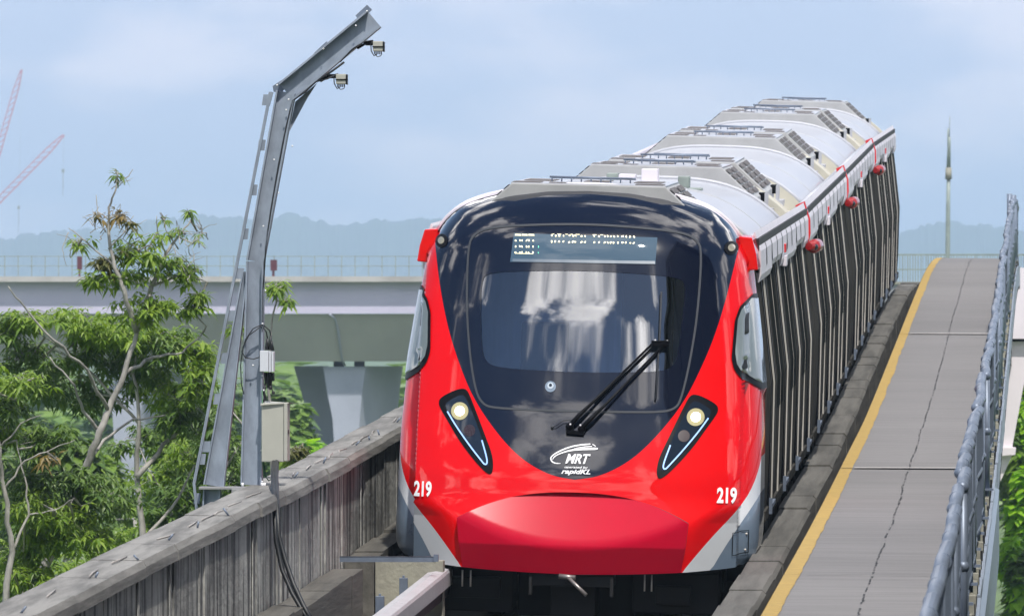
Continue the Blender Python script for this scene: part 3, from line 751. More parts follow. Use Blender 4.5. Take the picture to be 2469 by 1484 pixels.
b = MB(); b.bar(sk(*loc(1570, 832), .06), sk(*loc(1610, 832), .06), .045, .05); b.build('blade_holder', M['blackp'], wiper, bevel=0.006)
b = MB()
for p in (q1, q2, loc(1380, 1026), loc(1404, 1028)): b.sphere(sk(*p, .075), 0.009, 8)
build_each(b, 'bolt_head', M['white'], wiper)
b = MB(); b.tube([sk(*loc(1336, 1026), .01), sk(*loc(1345, 1024), .03), sk(*loc(1362, 1012), .03), sk(*loc(1385, 1010), .03), sk(*loc(1398, 1000), .04)], .0035, 6); b.sphere(sk(*loc(1336, 1026), .01), .014, 8); b.build('washer_hose', M['cable'], wiper)

# access hatch on the right skirt corner
hx = px([(379, -268), (414, -266), (414, -318), (379, -322)]); ribbon('access_hatch', dens(hx, 0.03), 0.007, M['blackp'], red, off=0.009)
b = MB()
for p in ((410, -274), (408, -312)): b.sphere(Vector(skin(Up(p[0]), Wp(p[1]), 0.004)[0]), 0.011, 8)
build_each(b, 'hatch_lock', M['alu'], red)
# red ear pieces that end the side fascias
for s in (1, -1):
    b = MB(); b.prism([(1.30 * s, Wp(352) - 0.0), (1.475 * s, Wp(356)), (1.455 * s, Wp(395)), (1.415 * s, Wp(434)), (1.30 * s, Wp(436))], 1.95, 2.9)
    o = b.build('fascia_end_cap', M['red'], train, bevel=0.012)
# cab interior seen through the glass
b = MB(); b.add([(-1.2, 2.25, 1.7), (1.2, 2.25, 1.7), (1.2, 2.25, 3.3), (-1.2, 2.25, 3.3)], [(0, 1, 2, 3)])
ci = b.build('cab_interior', M['interior'], train)
b = MB(); b.box(-1.15, 1.15, 0.95, 1.5, 1.95, 2.10); b.box(-0.55, -0.15, 1.75, 2.05, 1.9, 2.55); b.box(0.3, 0.75, 2.1, 2.2, 1.9, 3.1); b.build('cab_desk', M['seam'], ci, bevel=0.02)

# nose underside: coupler, jumper boxes
b = MB(); b.box(-0.36, 0.36, 0.18, 0.7, 0.36, 0.46); b.box(-0.36, -0.33, 0.15, 0.25, 0.28, 0.44); b.box(0.33, 0.36, 0.15, 0.25, 0.28, 0.44); b.box(-0.18, 0.20, 0.4, 1.6, 0.10, 0.40)
cp = b.build('coupler', M['under'], train, bevel=0.01)
b = MB(); b.tube([(-0.02, 0.05, 0.44), (0.14, -0.02, 0.30)], 0.017, 8); b.tube([(-0.10, 0.08, 0.45), (0.04, 0.06, 0.44)], .022, 8); b.build('release_handle', mat('worn_steel', (0.30, 0.28, 0.27), 0.4, metal=0.6), cp)
b = MB(); b.box(-1.22, -0.52, 0.75, 1.5, 0.10, 0.47); b.box(0.50, 1.24, 0.80, 1.5, 0.12, 0.47); b.box(-0.5, 0.5, 1.3, 1.9, 0.05, 0.45); b.box(-1.05, -0.62, 0.62, 0.80, 0.22, 0.40); b.box(0.70, 1.0, 0.66, 0.84, 0.20, 0.36)
b.box(-1.38, -1.24, 0.95, 1.3, 0.18, 0.46); b.tube([(-1.3, .9, .44), (-1.36, .85, .3), (-1.28, .85, .2), (-1.1, .8, .18)], .022, 8)
b.build('track_guard', M['under'], cp, bevel=0.015)
b = MB()
for x in (-0.93, -0.86, 0.62, 0.68): b.tube([(x, 0.3, 0.33), (x, 0.3, 0.47)], 0.008, 6)
build_each(b, 'drain_pipe', M['alu'], cp)

# ------------------------------------------------------------------ carriages
def hwid(w): return 1.565 if w < 2.0 else float(np.interp(w, [2.0, 3.06], [1.565, 1.425]))
SIDE = [(1.50, 0.80), (1.545, 0.88), (1.558, 1.2), (1.565, 2.0), (1.425, 3.06), (1.40, 3.10)]
def arc_roof(hw_, z_e, z_c, n=14):
    return [(hw_ * math.sin(a), z_e + (z_c - z_e) * (math.cos(a) - math.cos(1.15)) / (1 - math.cos(1.15))) for a in [1.15 * (1 - 2 * k / n) for k in range(n + 1)]], None
def roofpts(hw_, ze, zc, n=16):
    r = []
    for k in range(n + 1):
        t = 1 - 2 * k / n; r.append((hw_ * t, ze + (zc - ze) * (1 - abs(t)**2.6)))
    return r
def extr(b, prof, d0, d1, closed=False, smooth=True, cap=False, n=1):
    m_ = len(prof); vs = [(x, d0 + (d1 - d0) * k / n, z) for k in range(n + 1) for x, z in prof]
    fs = [(k * m_ + j, k * m_ + (j + 1) % m_, (k + 1) * m_ + (j + 1) % m_, (k + 1) * m_ + j) for k in range(n) for j in range(m_ if closed else m_ - 1)]
    b.add(vs, fs, smooth)
    if cap:
        o = len(b.v) - len(vs); b.f += [tuple(o + j for j in range(m_)), tuple(o + n * m_ + j for j in range(m_))]; b.sm += [False, False]

def make_car(i):
    """carriage i; local frame as the nose: x lateral, y back from the front of the car, z above rail"""
    s0 = DB if i == 0 else 0.16; L = CARL - 0.16
    body = MB()
    full = SIDE + [(1.34, 3.12)]
    prof = full + [(-x, z) for x, z in full[::-1]]
    extr(body, prof, s0, L, closed=True, smooth=False, cap=True)
    car = body.build('carriage', M['side'], None)
    P = lambda bb, nm, mt, **k: bb.build(nm, M[mt], car, **k)
    # floor sill beam and door steps
    b = MB()
    for s in (1, -1): b.box(min(s * 1.50, s * 1.585), max(s * 1.50, s * 1.572), s0 + 0.3, L, 0.84, 0.93)
    P(b, 'sill_beam', 'side')
    # doors, windows, pillars
    c0 = 4.75 if i == 0 else 2.9; doors = [c0 + 5.35 * k for k in range(4)] if i else [c0 + 5.15 * k for k in range(4)]
    def strip(bb, d, wd, pr, s, z0=0.92, z1=3.08):
        vs = []
        for (w) in (z0, 2.0, z1):
            h = hwid(w); vs += [(s * (h - 0.01), d - wd / 2, w), (s * (h + pr), d - wd / 2, w), (s * (h + pr), d + wd / 2, w), (s * (h - 0.01), d + wd / 2, w)]
        fs = []
        for k in range(2):
            for j in range(4): fs.append((k * 4 + j, k * 4 + (j + 1) % 4, (k + 1) * 4 + (j + 1) % 4, (k + 1) * 4 + j))
        fs += [(0, 1, 2, 3), (8, 9, 10, 11)]; bb.add(vs, fs)
    rr = random.Random(20 + i)
    for s in ((1, -1)):
        for k, dc in enumerate(doors):
            dg_ = MB(); strip(dg_, dc - 0.37, 0.70, 0.004, s); strip(dg_, dc + 0.37, 0.70, 0.004, s)
            dobj = P(dg_, 'side_door', 'leafdoor')
            fr = MB(); fb = MB()
            for e in (-0.76, 0.76): strip(fb, dc + e, 0.10, 0.0055, s); strip(fr, dc + e * 0.20, 0.05, 0.0095, s)
            build_each(fr, 'door_frame', M['alu'], dobj); build_each(fb, 'door_seal', M['blackp'], dobj)
            st = MB(); st.box(min(s * 1.55, s * 1.592), max(s * 1.55, s * 1.592), dc - 0.75, dc + 0.75, 0.90, 0.935); st.box(min(s * 1.57, s * 1.60), max(s * 1.57, s * 1.60), dc - 0.80, dc - 0.74, 0.86, 1.00); st.build('door_step', M['galvl'], dobj)
            # window beyond the door
            wc = dc + 2.6
            if wc + 1.1 < L:
                wv = MB(); strip(wv, wc, 2.2, 0.003, s, 1.72, 2.95); wo_ = P(wv, 'side_window', 'sideglass')
                wf = MB()
                strip(wf, wc, 0.03, 0.0042, s)
                wf.build('window_pillar', M['alu'], wo_)
    # white side fascia with panel joints, notches and latches
    fp_ = [(1.40, 3.335), (1.415, 3.36), (1.47, 3.19), (1.478, 3.05), (1.455, 2.985), (1.42, 2.99), (1.40, 3.12)]
    a0 = 2.9 if i == 0 else s0 - 0.02
    for s in (1, -1):
        b = MB(); n_ = 10; step = (L + 0.06 - a0) / n_
        for k in range(n_):
            low = 0.0 if (k % 5 in (2, 3)) else -0.07
            pr = [(x * s, z + (low if z < 3.1 else 0)) for x, z in fp_]
            b.prism(pr, a0 + step * k + 0.012, a0 + step * (k + 1) - 0.012)
        P(b, 'side_fascia', 'fascia')
        b = MB()
        for k in range(1, n_):
            d_ = a0 + step * k; q_ = [(x * s, z) for x, z in [(1.413, 3.362), (1.4725, 3.19), (1.4805, 3.05), (1.457, 2.99)]]
            b.add([(x, d_ - .09, z) for x, z in q_] + [(x, d_ + .09, z) for x, z in q_], [(0, 1, 5, 4), (1, 2, 6, 5), (2, 3, 7, 6)])
        build_each(b, 'fascia_joint', M['seam'], car)
        b = MB(); b.box(min(s * 1.39, s * 1.455), max(s * 1.39, s * 1.455), a0, L, 3.0, 3.30); P(b, 'fascia_backing', 'dark')
        dm = a0 + step * 4.5
        b = MB(); b.box(min(s * 1.46, s * 1.49), max(s * 1.46, s * 1.49), dm - 0.22, dm + 0.22, 3.03, 3.11); P(b, 'red_marker', 'red_matt', bevel=0.004)
        b = MB(); b.box(min(s * 1.45, s * 1.50), max(s * 1.45, s * 1.50), dm - 0.25, dm + 0.20, 2.90, 3.0); P(b, 'latch_plate', 'fascia', bevel=0.006)
    # gangway trim: red band over the fascia and a red sensor pod under it
    for s in (1, -1):
        if i < 3:
            b = MB(); b.prism([(x * s, z) for x, z in [(1.33, 3.33), (1.425, 3.375), (1.487, 3.19), (1.495, 3.04), (1.47, 2.90), (1.40, 2.93)]], L - 0.10, L + 0.12); P(b, 'gangway_trim', 'red_matt')
            b = MB(); b.tube([(s * 1.50, L - 1.0, 2.92), (s * 1.55, L - 0.85, 2.92), (s * 1.57, L - 0.2, 2.92), (s * 1.57, L - 0.08, 2.92)], [0.04, 0.06, 0.07, 0.05], 14); b.sphere((s * 1.55, L - 0.85, 2.92), 0.075, 14); pod = P(b, 'sensor_pod', 'pod')
            b = MB(); b.sphere((s * 1.565, L - 0.92, 2.915), 0.035, 10); b.build('pod_lens', M['mask'], pod)
    # ---- roof
    hA0 = (1.75 if i == 0 else 0.75); hA1 = hA0 + 3.3; hB1 = L - 0.6; hB0 = hB1 - 3.3
    b = MB(); b.box(-1.34, 1.34, s0 - (0.75 if i == 0 else 0), L, 3.06, 3.15); P(b, 'roof_deck', 'cream')
    b = MB(); rp = [(x, 3.19 + 0.43 * (1 - abs(x / 1.30)**3.2)) for x in [1.30 * (1 - 2 * q / 22) for q in range(23)]]; extr(b, rp + [(-1.30, 3.13), (1.30, 3.13)], hA1 + 1.6, hB0, closed=True, smooth=False, cap=False, n=1)
    ro = b.build('roof_shell', M['roofw'], car); 
    for p in ro.data.polygons: p.use_smooth = True
    # arched end walls of the shell (cream), with a rim
    b = MB()
    for d, e in ((hA1 + 1.6, -1), (hB0, 1)):
        b.prism(rp + [(-1.30, 3.13), (1.30, 3.13)], d - 0.02, d + 0.02)
    build_each(b, 'roof_end_wall', M['cream'], car)
    b = MB()
    for d in (hA1 + 1.6, hB0): b.tube([(x, d, z + 0.008) for x, z in rp], 0.026, 6)
    build_each(b, 'roof_rim', M['roofw'], car)
    # lap joints of the shell
    b = MB()
    for t in (0.45,):
        d = hA1 + 1.6 + (hB0 - hA1 - 1.6) * t; b.tube([(x, d, z + 0.0) for x, z in rp], 0.005, 4)
    P(b, 'roof_joint', 'roofg')
    # cantrail pipe and gutter
    for s in (1, -1):
        b = MB(); b.tube([(s * 1.325, s0 - (0.3 if i == 0 else 0), 3.215), (s * 1.325, L, 3.215)], 0.072, 10); P(b, 'cantrail', 'roofw')
        b = MB(); b.box(min(s * 1.33, s * 1.405), max(s * 1.33, s * 1.405), s0, L, 3.14, 3.25); P(b, 'gutter', 'dark')
    # roof-mounted air-conditioning units: hipped casings with louvres and grilles
    for (d0, d1) in ((hA0, hA1), (hB0, hB1)):
        hp = [(1.0, 3.15), (1.0, 3.44), (0.66, 3.745), (-0.66, 3.745), (-1.0, 3.44), (-1.0, 3.15)]
        b = MB(); b.prism(hp, d0, d1); un = P(b, 'roof_unit', 'roofg', bevel=0.01)
        b = MB(); b.box(-0.67, 0.67, d0 + 0.02, d1 - 0.02, 3.742, 3.752); b.build('top_panel', M['roofw'], un)
        for s in (1, -1):
            e1, e2 = Vector((s * 1.0, 0, 3.44)), Vector((s * 0.66, 0, 3.745)); dv_ = (e2 - e1); nn = Vector((s * dv_.z, 0, abs(dv_.x))).normalized()
            for dd in (d0 + 0.12, d0 + 1.75):
                b = MB()
                for q in range(5):
                    a_ = e1 + dv_ * (0.12 + q * 0.165); c_ = e1 + dv_ * (0.12 + q * 0.165 + 0.135)
                    vs = [a_ + nn * .012 + Vector((0, dd, 0)), c_ + nn * .012 + Vector((0, dd, 0)), c_ + nn * .012 + Vector((0, dd + 1.35, 0)), a_ + nn * .012 + Vector((0, dd + 1.35, 0))]
                    b.add(vs, [(0, 1, 2, 3)])
                b.build('side_louvre', M['grille'], un)
        b = MB()
        for (x0, x1, e0, e1_) in ((-0.66, -0.42, 0.1, 0.7), (0.40, 0.64, 0.1, 0.7), (-0.62, -0.36, 1.4, 2.5), (-0.10, 0.12, 1.4, 2.5), (0.34, 0.58, 1.4, 2.5), (-0.35, -0.2, .2, .5)):
            b.box(x0, x1, d0 + e0, d0 + e1_, 3.750, 3.758)
        build_each(b, 'fan_grille', M['grille'], un)
        b = MB()
        for q in range(9): b.tube([(-0.34 + q * 0.085, d0 + 0.55, 3.76), (-0.34 + q * 0.085, d0 + 0.55, 3.80)], .007, 5)
        b.tube([(-0.36, d0 + 0.55, 3.80), (0.36, d0 + 0.55, 3.80)], .010, 6); b.tube([(-0.36, d0 + 1.1, 3.79), (0.36, d0 + 1.1, 3.79)], .010, 6); b.tube([(-0.30, d0 + 2.9, 3.77), (0.30, d0 + 2.9, 3.77)], .012, 6)
        build_each(b, 'roof_pipe', M['galvl'], un)
        # fittings beside the unit: brackets, terminal blocks
        b = MB(); c = MB()
        for s in (1, -1):
            for q in range(3): b.box(min(s * 1.04, s * 1.07), max(s * 1.04, s * 1.07), d1 - 0.9 + q * 0.22, d1 - 0.85 + q * 0.22, 3.30, 3.47); c.box(min(s * .98, s * 1.04), max(s * .98, s * 1.04), d1 - 0.88 + q * 0.22, d1 - 0.76 + q * 0.22, 3.38, 3.47)
            b.box(min(s * 0.98, s * 1.12), max(s * 0.98, s * 1.12), d1 - 1.0, d1 - 0.1, 3.26, 3.31)
            b.box(min(s * 0.85, s * 1.10), max(s * 0.85, s * 1.10), d1 + 0.1, d1 + 0.5, 3.15, 3.29)
            for q in range(4): c.box(min(s * (0.88 + .05 * q), s * (0.91 + .05 * q)), max(s * (0.88 + .05 * q), s * (0.91 + .05 * q)), d1 + 0.15, d1 + 0.4, 3.292, 3.30)
        build_each(b, 'bracket', M['roofw'], un); build_each(c, 'terminal_block', M['blackp'], un)
    if i == 0:
        for (x0, x1, z0, z1, d, mt) in ((-0.30, -0.19, 3.60, 3.72, 13.2, 'mastg'), (-0.16, 0.0, 3.60, 3.72, 12.6, 'fascia'), (0.0, 0.16, 3.62, 3.76, 14.2, 'fascia'), (0.40, 0.51, 3.60, 3.71, 12.9, 'mastg')):
            b = MB(); b.box(x0, x1, d, d + 0.4, z0, z1); b.box(x0 - .05, x1 + .12, d - .12, d + 0.5, z0 - .05, z0 - 0.0); P(b, 'roof_antenna', mt, bevel=0.01)
    # arched conduits over the gangway end
    b = MB()
    for d in ((L - 0.42, L - 0.10) if i < 3 else (L - 0.30,)) + ((0.22,) if i else ()):
        b.prism([(x * 1.0, z + 0.02) for x, z in rp] + [(-1.31, 3.12), (1.31, 3.12)], d - 0.06, d + 0.06)
    build_each(b, 'gangway_frame', M['cream'], car, bevel=0.012)
    # gangway bellows
    if i < 3:
        b = MB()
        for q in range(6):
            r = 1.28 if q % 2 else 1.36; b.prism([(r, 0.85), (r, 2.9), (1.1, 3.2), (-1.1, 3.2), (-r, 2.9), (-r, 0.85)], L + q * 0.06, L + q * 0.06 + 0.05)
        P(b, 'gangway_bellows', 'dark')
    # underframe boxes, bogies, collector arms
    b = MB(); b.box(-1.28, 1.28, s0 + 0.1, L, 0.62, 0.86)
    for q in range(5):
        d = 7.0 + q * 1.7; x0 = 0.5 + rr.random() * .1
        b.box(x0, 1.42, d, d + 1.35, 0.32 + rr.random() * .1, 0.84); b.box(-1.42, -x0, d, d + 1.4, 0.30, 0.84)
    P(b, 'underframe', 'under', bevel=0.01)
    for bc in (3.4, 19.0):
        bg_ = MB()
        for s in (1, -1):
            bg_.box(min(s * 0.98, s * 1.15), max(s * 0.98, s * 1.15), bc - 1.5, bc + 1.5, 0.40, 0.62)
            bg_.box(min(s * 1.0, s * 1.25), max(s * 1.0, s * 1.25), bc - 1.25, bc - 0.85, 0.25, 0.60); bg_.box(min(s * 1.0, s * 1.25), max(s * 1.0, s * 1.25), bc + 0.85, bc + 1.25, 0.25, 0.60)
            bg_.tube([(s * 1.18, bc - 0.25, 0.45), (s * 1.18, bc - 0.25, 0.85)], 0.11, 12); bg_.tube([(s * 1.18, bc + 0.25, 0.45), (s * 1.18, bc + 0.25, 0.85)], 0.11, 12)
        bg_.box(-1.0, 1.0, bc - 0.3, bc + 0.3, 0.35, 0.62)
        bo = P(bg_, 'bogie', 'under', bevel=0.008)
        wh = MB()
        for s in (1, -1):
            for e in (-1.05, 1.05): w1 = MB(); w1.tube([(s * 0.69, bc + e, 0.425), (s * 0.80, bc + e, 0.425)], 0.425, 28); w1.build('wheel', M['under'], bo)
        wh.tube([(-0.7, bc - 1.05, .425), (0.7, bc - 1.05, .425)], .08, 10); wh.tube([(-0.7, bc + 1.05, .425), (0.7, bc + 1.05, .425)], .08, 10)
        build_each(wh, 'axle', M['under'], bo)
        sh = MB()
        for s in (1, -1):
            sh.bar((s * 1.2, bc, 0.38), (s * 1.62, bc, 0.36), 0.10, 0.03); sh.box(min(s * 1.60, s * 1.72), max(s * 1.60, s * 1.72), bc - 0.15, bc + 0.15, 0.34, 0.39)
            sh.tube([(s * 1.30, bc + .1, 0.70), (s * 1.42, bc + .1, 0.66), (s * 1.48, bc + .1, 0.52), (s * 1.40, bc + .1, 0.40), (s * 1.30, bc + .1, 0.40)], 0.022, 8); sh.tube([(s * 1.40, bc - .6, .40), (s * 1.64, bc - .6, .46)], .018, 6)
            sh.box(min(s * 1.22, s * 1.40), max(s * 1.22, s * 1.40), bc - .35, bc - .05, 0.30, 0.55)
        build_each(sh, 'collector_arm', M['under'], bo)
    return car
Rinv = car_matrix(0).inverted()
for i in range(4):
    c = make_car(i); c.parent = train
    c.matrix_local = Rinv @ car_matrix(i)
# ------------------------------------------------------------------ the viaduct deck, walls, walkway (all follow RZ)
def sweep(name, prof, y0, y1, step, material, closed=True, jit=None, parent=None, seed=1, smooth=False):
    """profile of (x, height above rail) carried along the line; jit = (dx, dz) shifts each cast panel"""
    r = random.Random(seed); ys = [y0 + (y1 - y0) * k / max(1, int((y1 - y0) / step)) for k in range(int((y1 - y0) / step) + 1)]
    b = MB(); n = len(prof)
    if jit is None:
        vs = [(x, y, RZ(y) + z) for y in ys for x, z in prof]
        m_ = len(ys)
        fs = [(k * n + j, k * n + (j + 1) % n, (k + 1) * n + (j + 1) % n, (k + 1) * n + j) for k in range(m_ - 1) for j in range(n if closed else n - 1)]
        b.add(vs, fs, smooth)
        if closed: b.f += [tuple(range(n)), tuple((m_ - 1) * n + j for j in range(n))]; b.sm += [False, False]
    else:
        for a, c in zip(ys, ys[1:]):
            dx, dz, dr = r.uniform(-jit[0], jit[0]), r.uniform(-jit[1], jit[1]), r.uniform(-jit[0], jit[0]) * .5
            g = 0.006
            vs = [(x + dx - dr, a + g, RZ(a) + z + dz) for x, z in prof] + [(x + dx + dr, c - g, RZ(c) + z + dz) for x, z in prof]
            b.add(vs, [tuple(range(n)), tuple(range(2 * n - 1, n - 1, -1))] + [(i, i + n, (i + 1) % n + n, (i + 1) % n) for i in range(n)])
    return b.build(name, material, parent)

g = struct(sweep('track_bed', [(-1.9, -0.32), (-1.9, -0.9), (3.3, -0.9), (3.3, -0.32)], 20, 330, 5, M['deck']))
g.name = 'track_bed'
for x in (-0.72, 0.72):
    o = sweep('rail_plinth', [(x - 0.35, -0.317), (x + 0.35, -0.317), (x + 0.33, -0.145), (x - 0.33, -0.145)], 25, 320, 4, M['deck']); o['kind'] = 'structure'
    pr = [(x - .07, .10), (x + .07, .10), (x + .07, .115), (x + .012, .13), (x + .012, .20), (x + .036, .21), (x + .036, .245), (x - .036, .245), (x - .036, .21), (x - .012, .20), (x - .012, .13), (x - .07, .115)]
    pr = [(a_, c_ - 0.245) for a_, c_ in pr]
    tag(sweep('running_rail', pr, 25, 320, 4, M['rail']), 'steel running rail under the %s wheels of the train' % ('left-hand' if x < 0 else 'right-hand'), 'rail')
# viaduct girder below
tag(sweep('viaduct_girder', [(-2.25, -0.35), (-1.2, -2.4), (2.4, -2.4), (2.95, -0.95), (2.95, -0.9 + .003), (-1.9, -0.9 + .003), (-1.9, -.35)], 20, 330, 6, M['girder']), 'concrete girder that carries the train track and walkway', 'girder')
gd_ = bpy.data.objects['viaduct_girder']
for y in (60, 95, 130, 165, 200, 235, 270, 305):
    b = MB(); b.prism([(-0.6, 0), (-0.6, RZ(y) - 5.0), (-1.4, RZ(y) - 2.45), (2.2, RZ(y) - 2.45), (1.6, RZ(y) - 5.0), (1.6, 0)], y - 0.9, y + 0.9)
    b.build('pier', M['pier'], gd_)

# left parapet wall
wall = tag(sweep('parapet_wall', [(-2.27, -0.5), (-1.965, -0.5), (-1.965, 1.36), (-2.27, 1.36)], 30, 300, 2.6, M['wall'], jit=(0.010, 0.006), seed=4), 'weather-stained concrete parapet wall with dark streaks left of the train', 'wall')
cop = sweep('coping', [(-2.305, 1.36), (-1.925, 1.355), (-1.93, 1.42), (-1.955, 1.462), (-2.30, 1.466)], 30.0, 300, 2.6, M['coping'], jit=(0.008, 0.006), seed=5, parent=wall)
# vertical joint ribs on the wall
b = MB(); r = random.Random(9)
for k in range(98):
    y = 30 + 2.6 * k; b.box(-1.966, -1.958, y - 0.05, y + 0.05, RZ(y) - 0.4, RZ(y) + 1.36)
build_each(b, 'joint_rib', M['wall'], wall)
# bolts and a pale cable on the coping
b = MB(); c = MB()
for k in range(60):
    y = 60 + k * 1.55 + r.uniform(-.5, .5); z = RZ(y) + 1.466
    if r.random() < 0.55: b.tube([(-2.02 + r.uniform(-.04, .04), y, z), (-2.02, y, z + r.uniform(.03, .055))], 0.008, 6)
    if r.random() < 0.5:
        c.tube([(-2.10 + r.uniform(-.04, .04), y, z + .008), (-2.10, y + .5, RZ(y + .5) + 1.474), (-2.10 + r.uniform(-.03, .03), y + 1.1, RZ(y + 1.1) + 1.472)], 0.006, 5)
build_each(b, 'bolt', M['galvl'], wall); c.build('mortar_line', M['lip'], wall)

# stepped ledges (cable troughs) either side
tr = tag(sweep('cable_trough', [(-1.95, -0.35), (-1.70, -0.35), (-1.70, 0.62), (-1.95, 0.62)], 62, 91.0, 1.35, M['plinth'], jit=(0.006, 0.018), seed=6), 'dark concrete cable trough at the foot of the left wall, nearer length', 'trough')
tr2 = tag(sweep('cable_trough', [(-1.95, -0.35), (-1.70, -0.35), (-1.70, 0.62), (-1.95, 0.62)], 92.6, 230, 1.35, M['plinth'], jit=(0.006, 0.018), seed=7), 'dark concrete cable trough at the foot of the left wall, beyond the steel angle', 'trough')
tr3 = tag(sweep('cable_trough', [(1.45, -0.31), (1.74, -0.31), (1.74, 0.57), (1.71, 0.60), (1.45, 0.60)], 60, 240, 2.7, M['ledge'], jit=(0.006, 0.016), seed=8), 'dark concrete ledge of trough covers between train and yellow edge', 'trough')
# cross beam at the gap, pale concrete
b = MB(); zz = RZ(92.6)
b.box(-1.695, -1.12, 92.62, 92.90, zz - 0.1, zz + 0.60); b.box(-1.695, -1.28, 90.9, 92.615, zz - 0.3, RZ(91) + 0.18)
struct(b.build('cross_upstand', M['patch'], bevel=0.01))
b = MB(); b.box(-1.94, -1.13, 91.75, 91.81, RZ(91.8) + 0.665, RZ(91.8) + 0.672); b.box(-1.94, -1.13, 91.75, 91.757, RZ(91.8) + 0.625, RZ(91.8) + 0.672); b.box(-1.15, -1.11, 91.71, 91.77, RZ(91.8) + 0.63, RZ(91.8) + 0.69)
tag(b.build('steel_angle', M['galvl']), 'thin grey steel angle bolted across from the left wall to the conductor bracket', 'steel angle')
b = MB(); b.box(-1.50, -1.42, 90.0, 90.1, RZ(90) + .205, RZ(90) + .225, Matrix.Identity(4)); tag(b.build('wood_scrap', M['grille']), 'small dark scrap of wood lying on the pale concrete by the conductor rail', 'scrap')

# conductor rail with its cover and supports
cr_ = thing('conductor_rail', 'low conductor rail under a pale grey cover running beside the left rail', 'conductor rail', (0, 0, 0))
r = random.Random(12)
y = 40.0; b = MB()
while y < 93:
    e = min(y + 5.2, 96); dx = r.uniform(-.006, .006)
    ys = [y, (y + e) / 2, e]; pr = [(-1.265, 0.36), (-1.262, 0.475), (-1.25, 0.50), (-1.18, 0.512), (-1.11, 0.50), (-1.098, 0.475), (-1.095, 0.36)]
    for a, c in zip(ys, ys[1:]):
        n = len(pr); b.add([(x + dx, a, RZ(a) + z) for x, z in pr] + [(x + dx, c, RZ(c) + z) for x, z in pr], [(i, i + 1, i + 1 + n, i + n) for i in range(n - 1)] + [tuple(range(n))])
    y = e + 0.02
b.build('cover', M['conduct'], cr_)
sweep('contact_rail', [(-1.23, 0.26), (-1.13, 0.26), (-1.13, 0.40), (-1.23, 0.40)], 40, 96, 4, M['conductd'], parent=cr_)
for k in range(12):
    y = 45.0 + k * 4.4 if k < 11 else 93.4
    if y > 89: y = 90.2
    if k == 11: y = 92.3
    z = RZ(y)
    b = MB(); b.box(-1.47, -1.40, y - 0.04, y + 0.04, z + 0.05, z + 0.47); b.box(-1.445, -1.425, y - .015, y + .015, z + 0.47, z + 0.49)
    b.bar((-1.40, y, z + 0.12), (-0.95, y, z + 0.03), 0.08, 0.06); b.tube([(-1.50, y, z + 0.30), (-1.40, y, z + 0.30)], 0.016, 8)
    s_ = b.build('support_bracket', M['galvl'], cr_, bevel=0.004)
    b = MB()
    for q in range(5): b.tube([(-1.385 + q * .026, y, z + 0.33), (-1.375 + q * .026, y, z + 0.33)], 0.065 - 0.006 * q, 14)
    b.tube([(-1.40, y, z + .33), (-1.24, y, z + .33)], .03, 10); b.build('insulator', M['insul'], s_)

# walkway slab
struct(sweep('walkway', [(2.06, 0.93), (2.10, 0.90), (2.10, 0.55), (3.38, 0.55), (3.38, 1.03), (2.06, 1.04)], 30, 212, 2, M['walk']))
struct(sweep('walkway_edge_beam', [(2.10, -0.31), (2.22, -0.31), (2.22, 0.548), (2.10, 0.548)], 30, 212, 2, M['plinth']))
# yellow edge line, a little ragged
r = random.Random(5); b = MB(); ys = np.arange(30, 212, 0.22); L_ = [2.062 + r.uniform(0, .002) for _ in ys]; wob = 0; R_ = []
for y in ys:
    wob = 0.80 * wob + r.uniform(-.010, .010); R_.append(2.175 + wob * .45)
vs = [(l, y, RZ(y) + 1.044) for l, y in zip(L_, ys)] + [(q, y, RZ(y) + 1.044) for q, y in zip(R_, ys)]; n = len(ys)
b.add(vs, [(i, i + 1, i + 1 + n, i + n) for i in range(n - 1)])
b.add([(2.056, y, RZ(y) + 1.042) for y in ys] + [(2.056, y, RZ(y) + .95) for y in ys], [(i, i + 1, i + 1 + n, i + n) for i in range(n - 1)])
struct(b.build('walkway_yellow_line', M['yellow']))
# row of drainage slots and a hairline at the far side
b = MB()
y = 55.0; off = 0
while y < 208:
    off = 0.85 * off + r.uniform(-.006, .006); l = r.uniform(.07, .20)
    if r.random() < 0.80:
        for xx, wd in ((2.70 + off, 0.015),):
            b.add([(xx - wd / 2, y, RZ(y) + 1.0405), (xx + wd / 2, y, RZ(y) + 1.0405), (xx + wd / 2 + r.uniform(-.008, .008), y + l, RZ(y + l) + 1.0405), (xx - wd / 2, y + l, RZ(y + l) + 1.0405)], [(0, 1, 2, 3)])
    if r.random() < 0.6:
        xx = 3.25 + off; b.add([(xx - .007, y, RZ(y) + 1.037), (xx + .007, y, RZ(y) + 1.037), (xx + .007, y + l, RZ(y + l) + 1.037), (xx - .007, y + l, RZ(y + l) + 1.037)], [(0, 1, 2, 3)])
    y += l + r.uniform(.10, .26)
struct(b.build('walkway_crack', M['dark']))
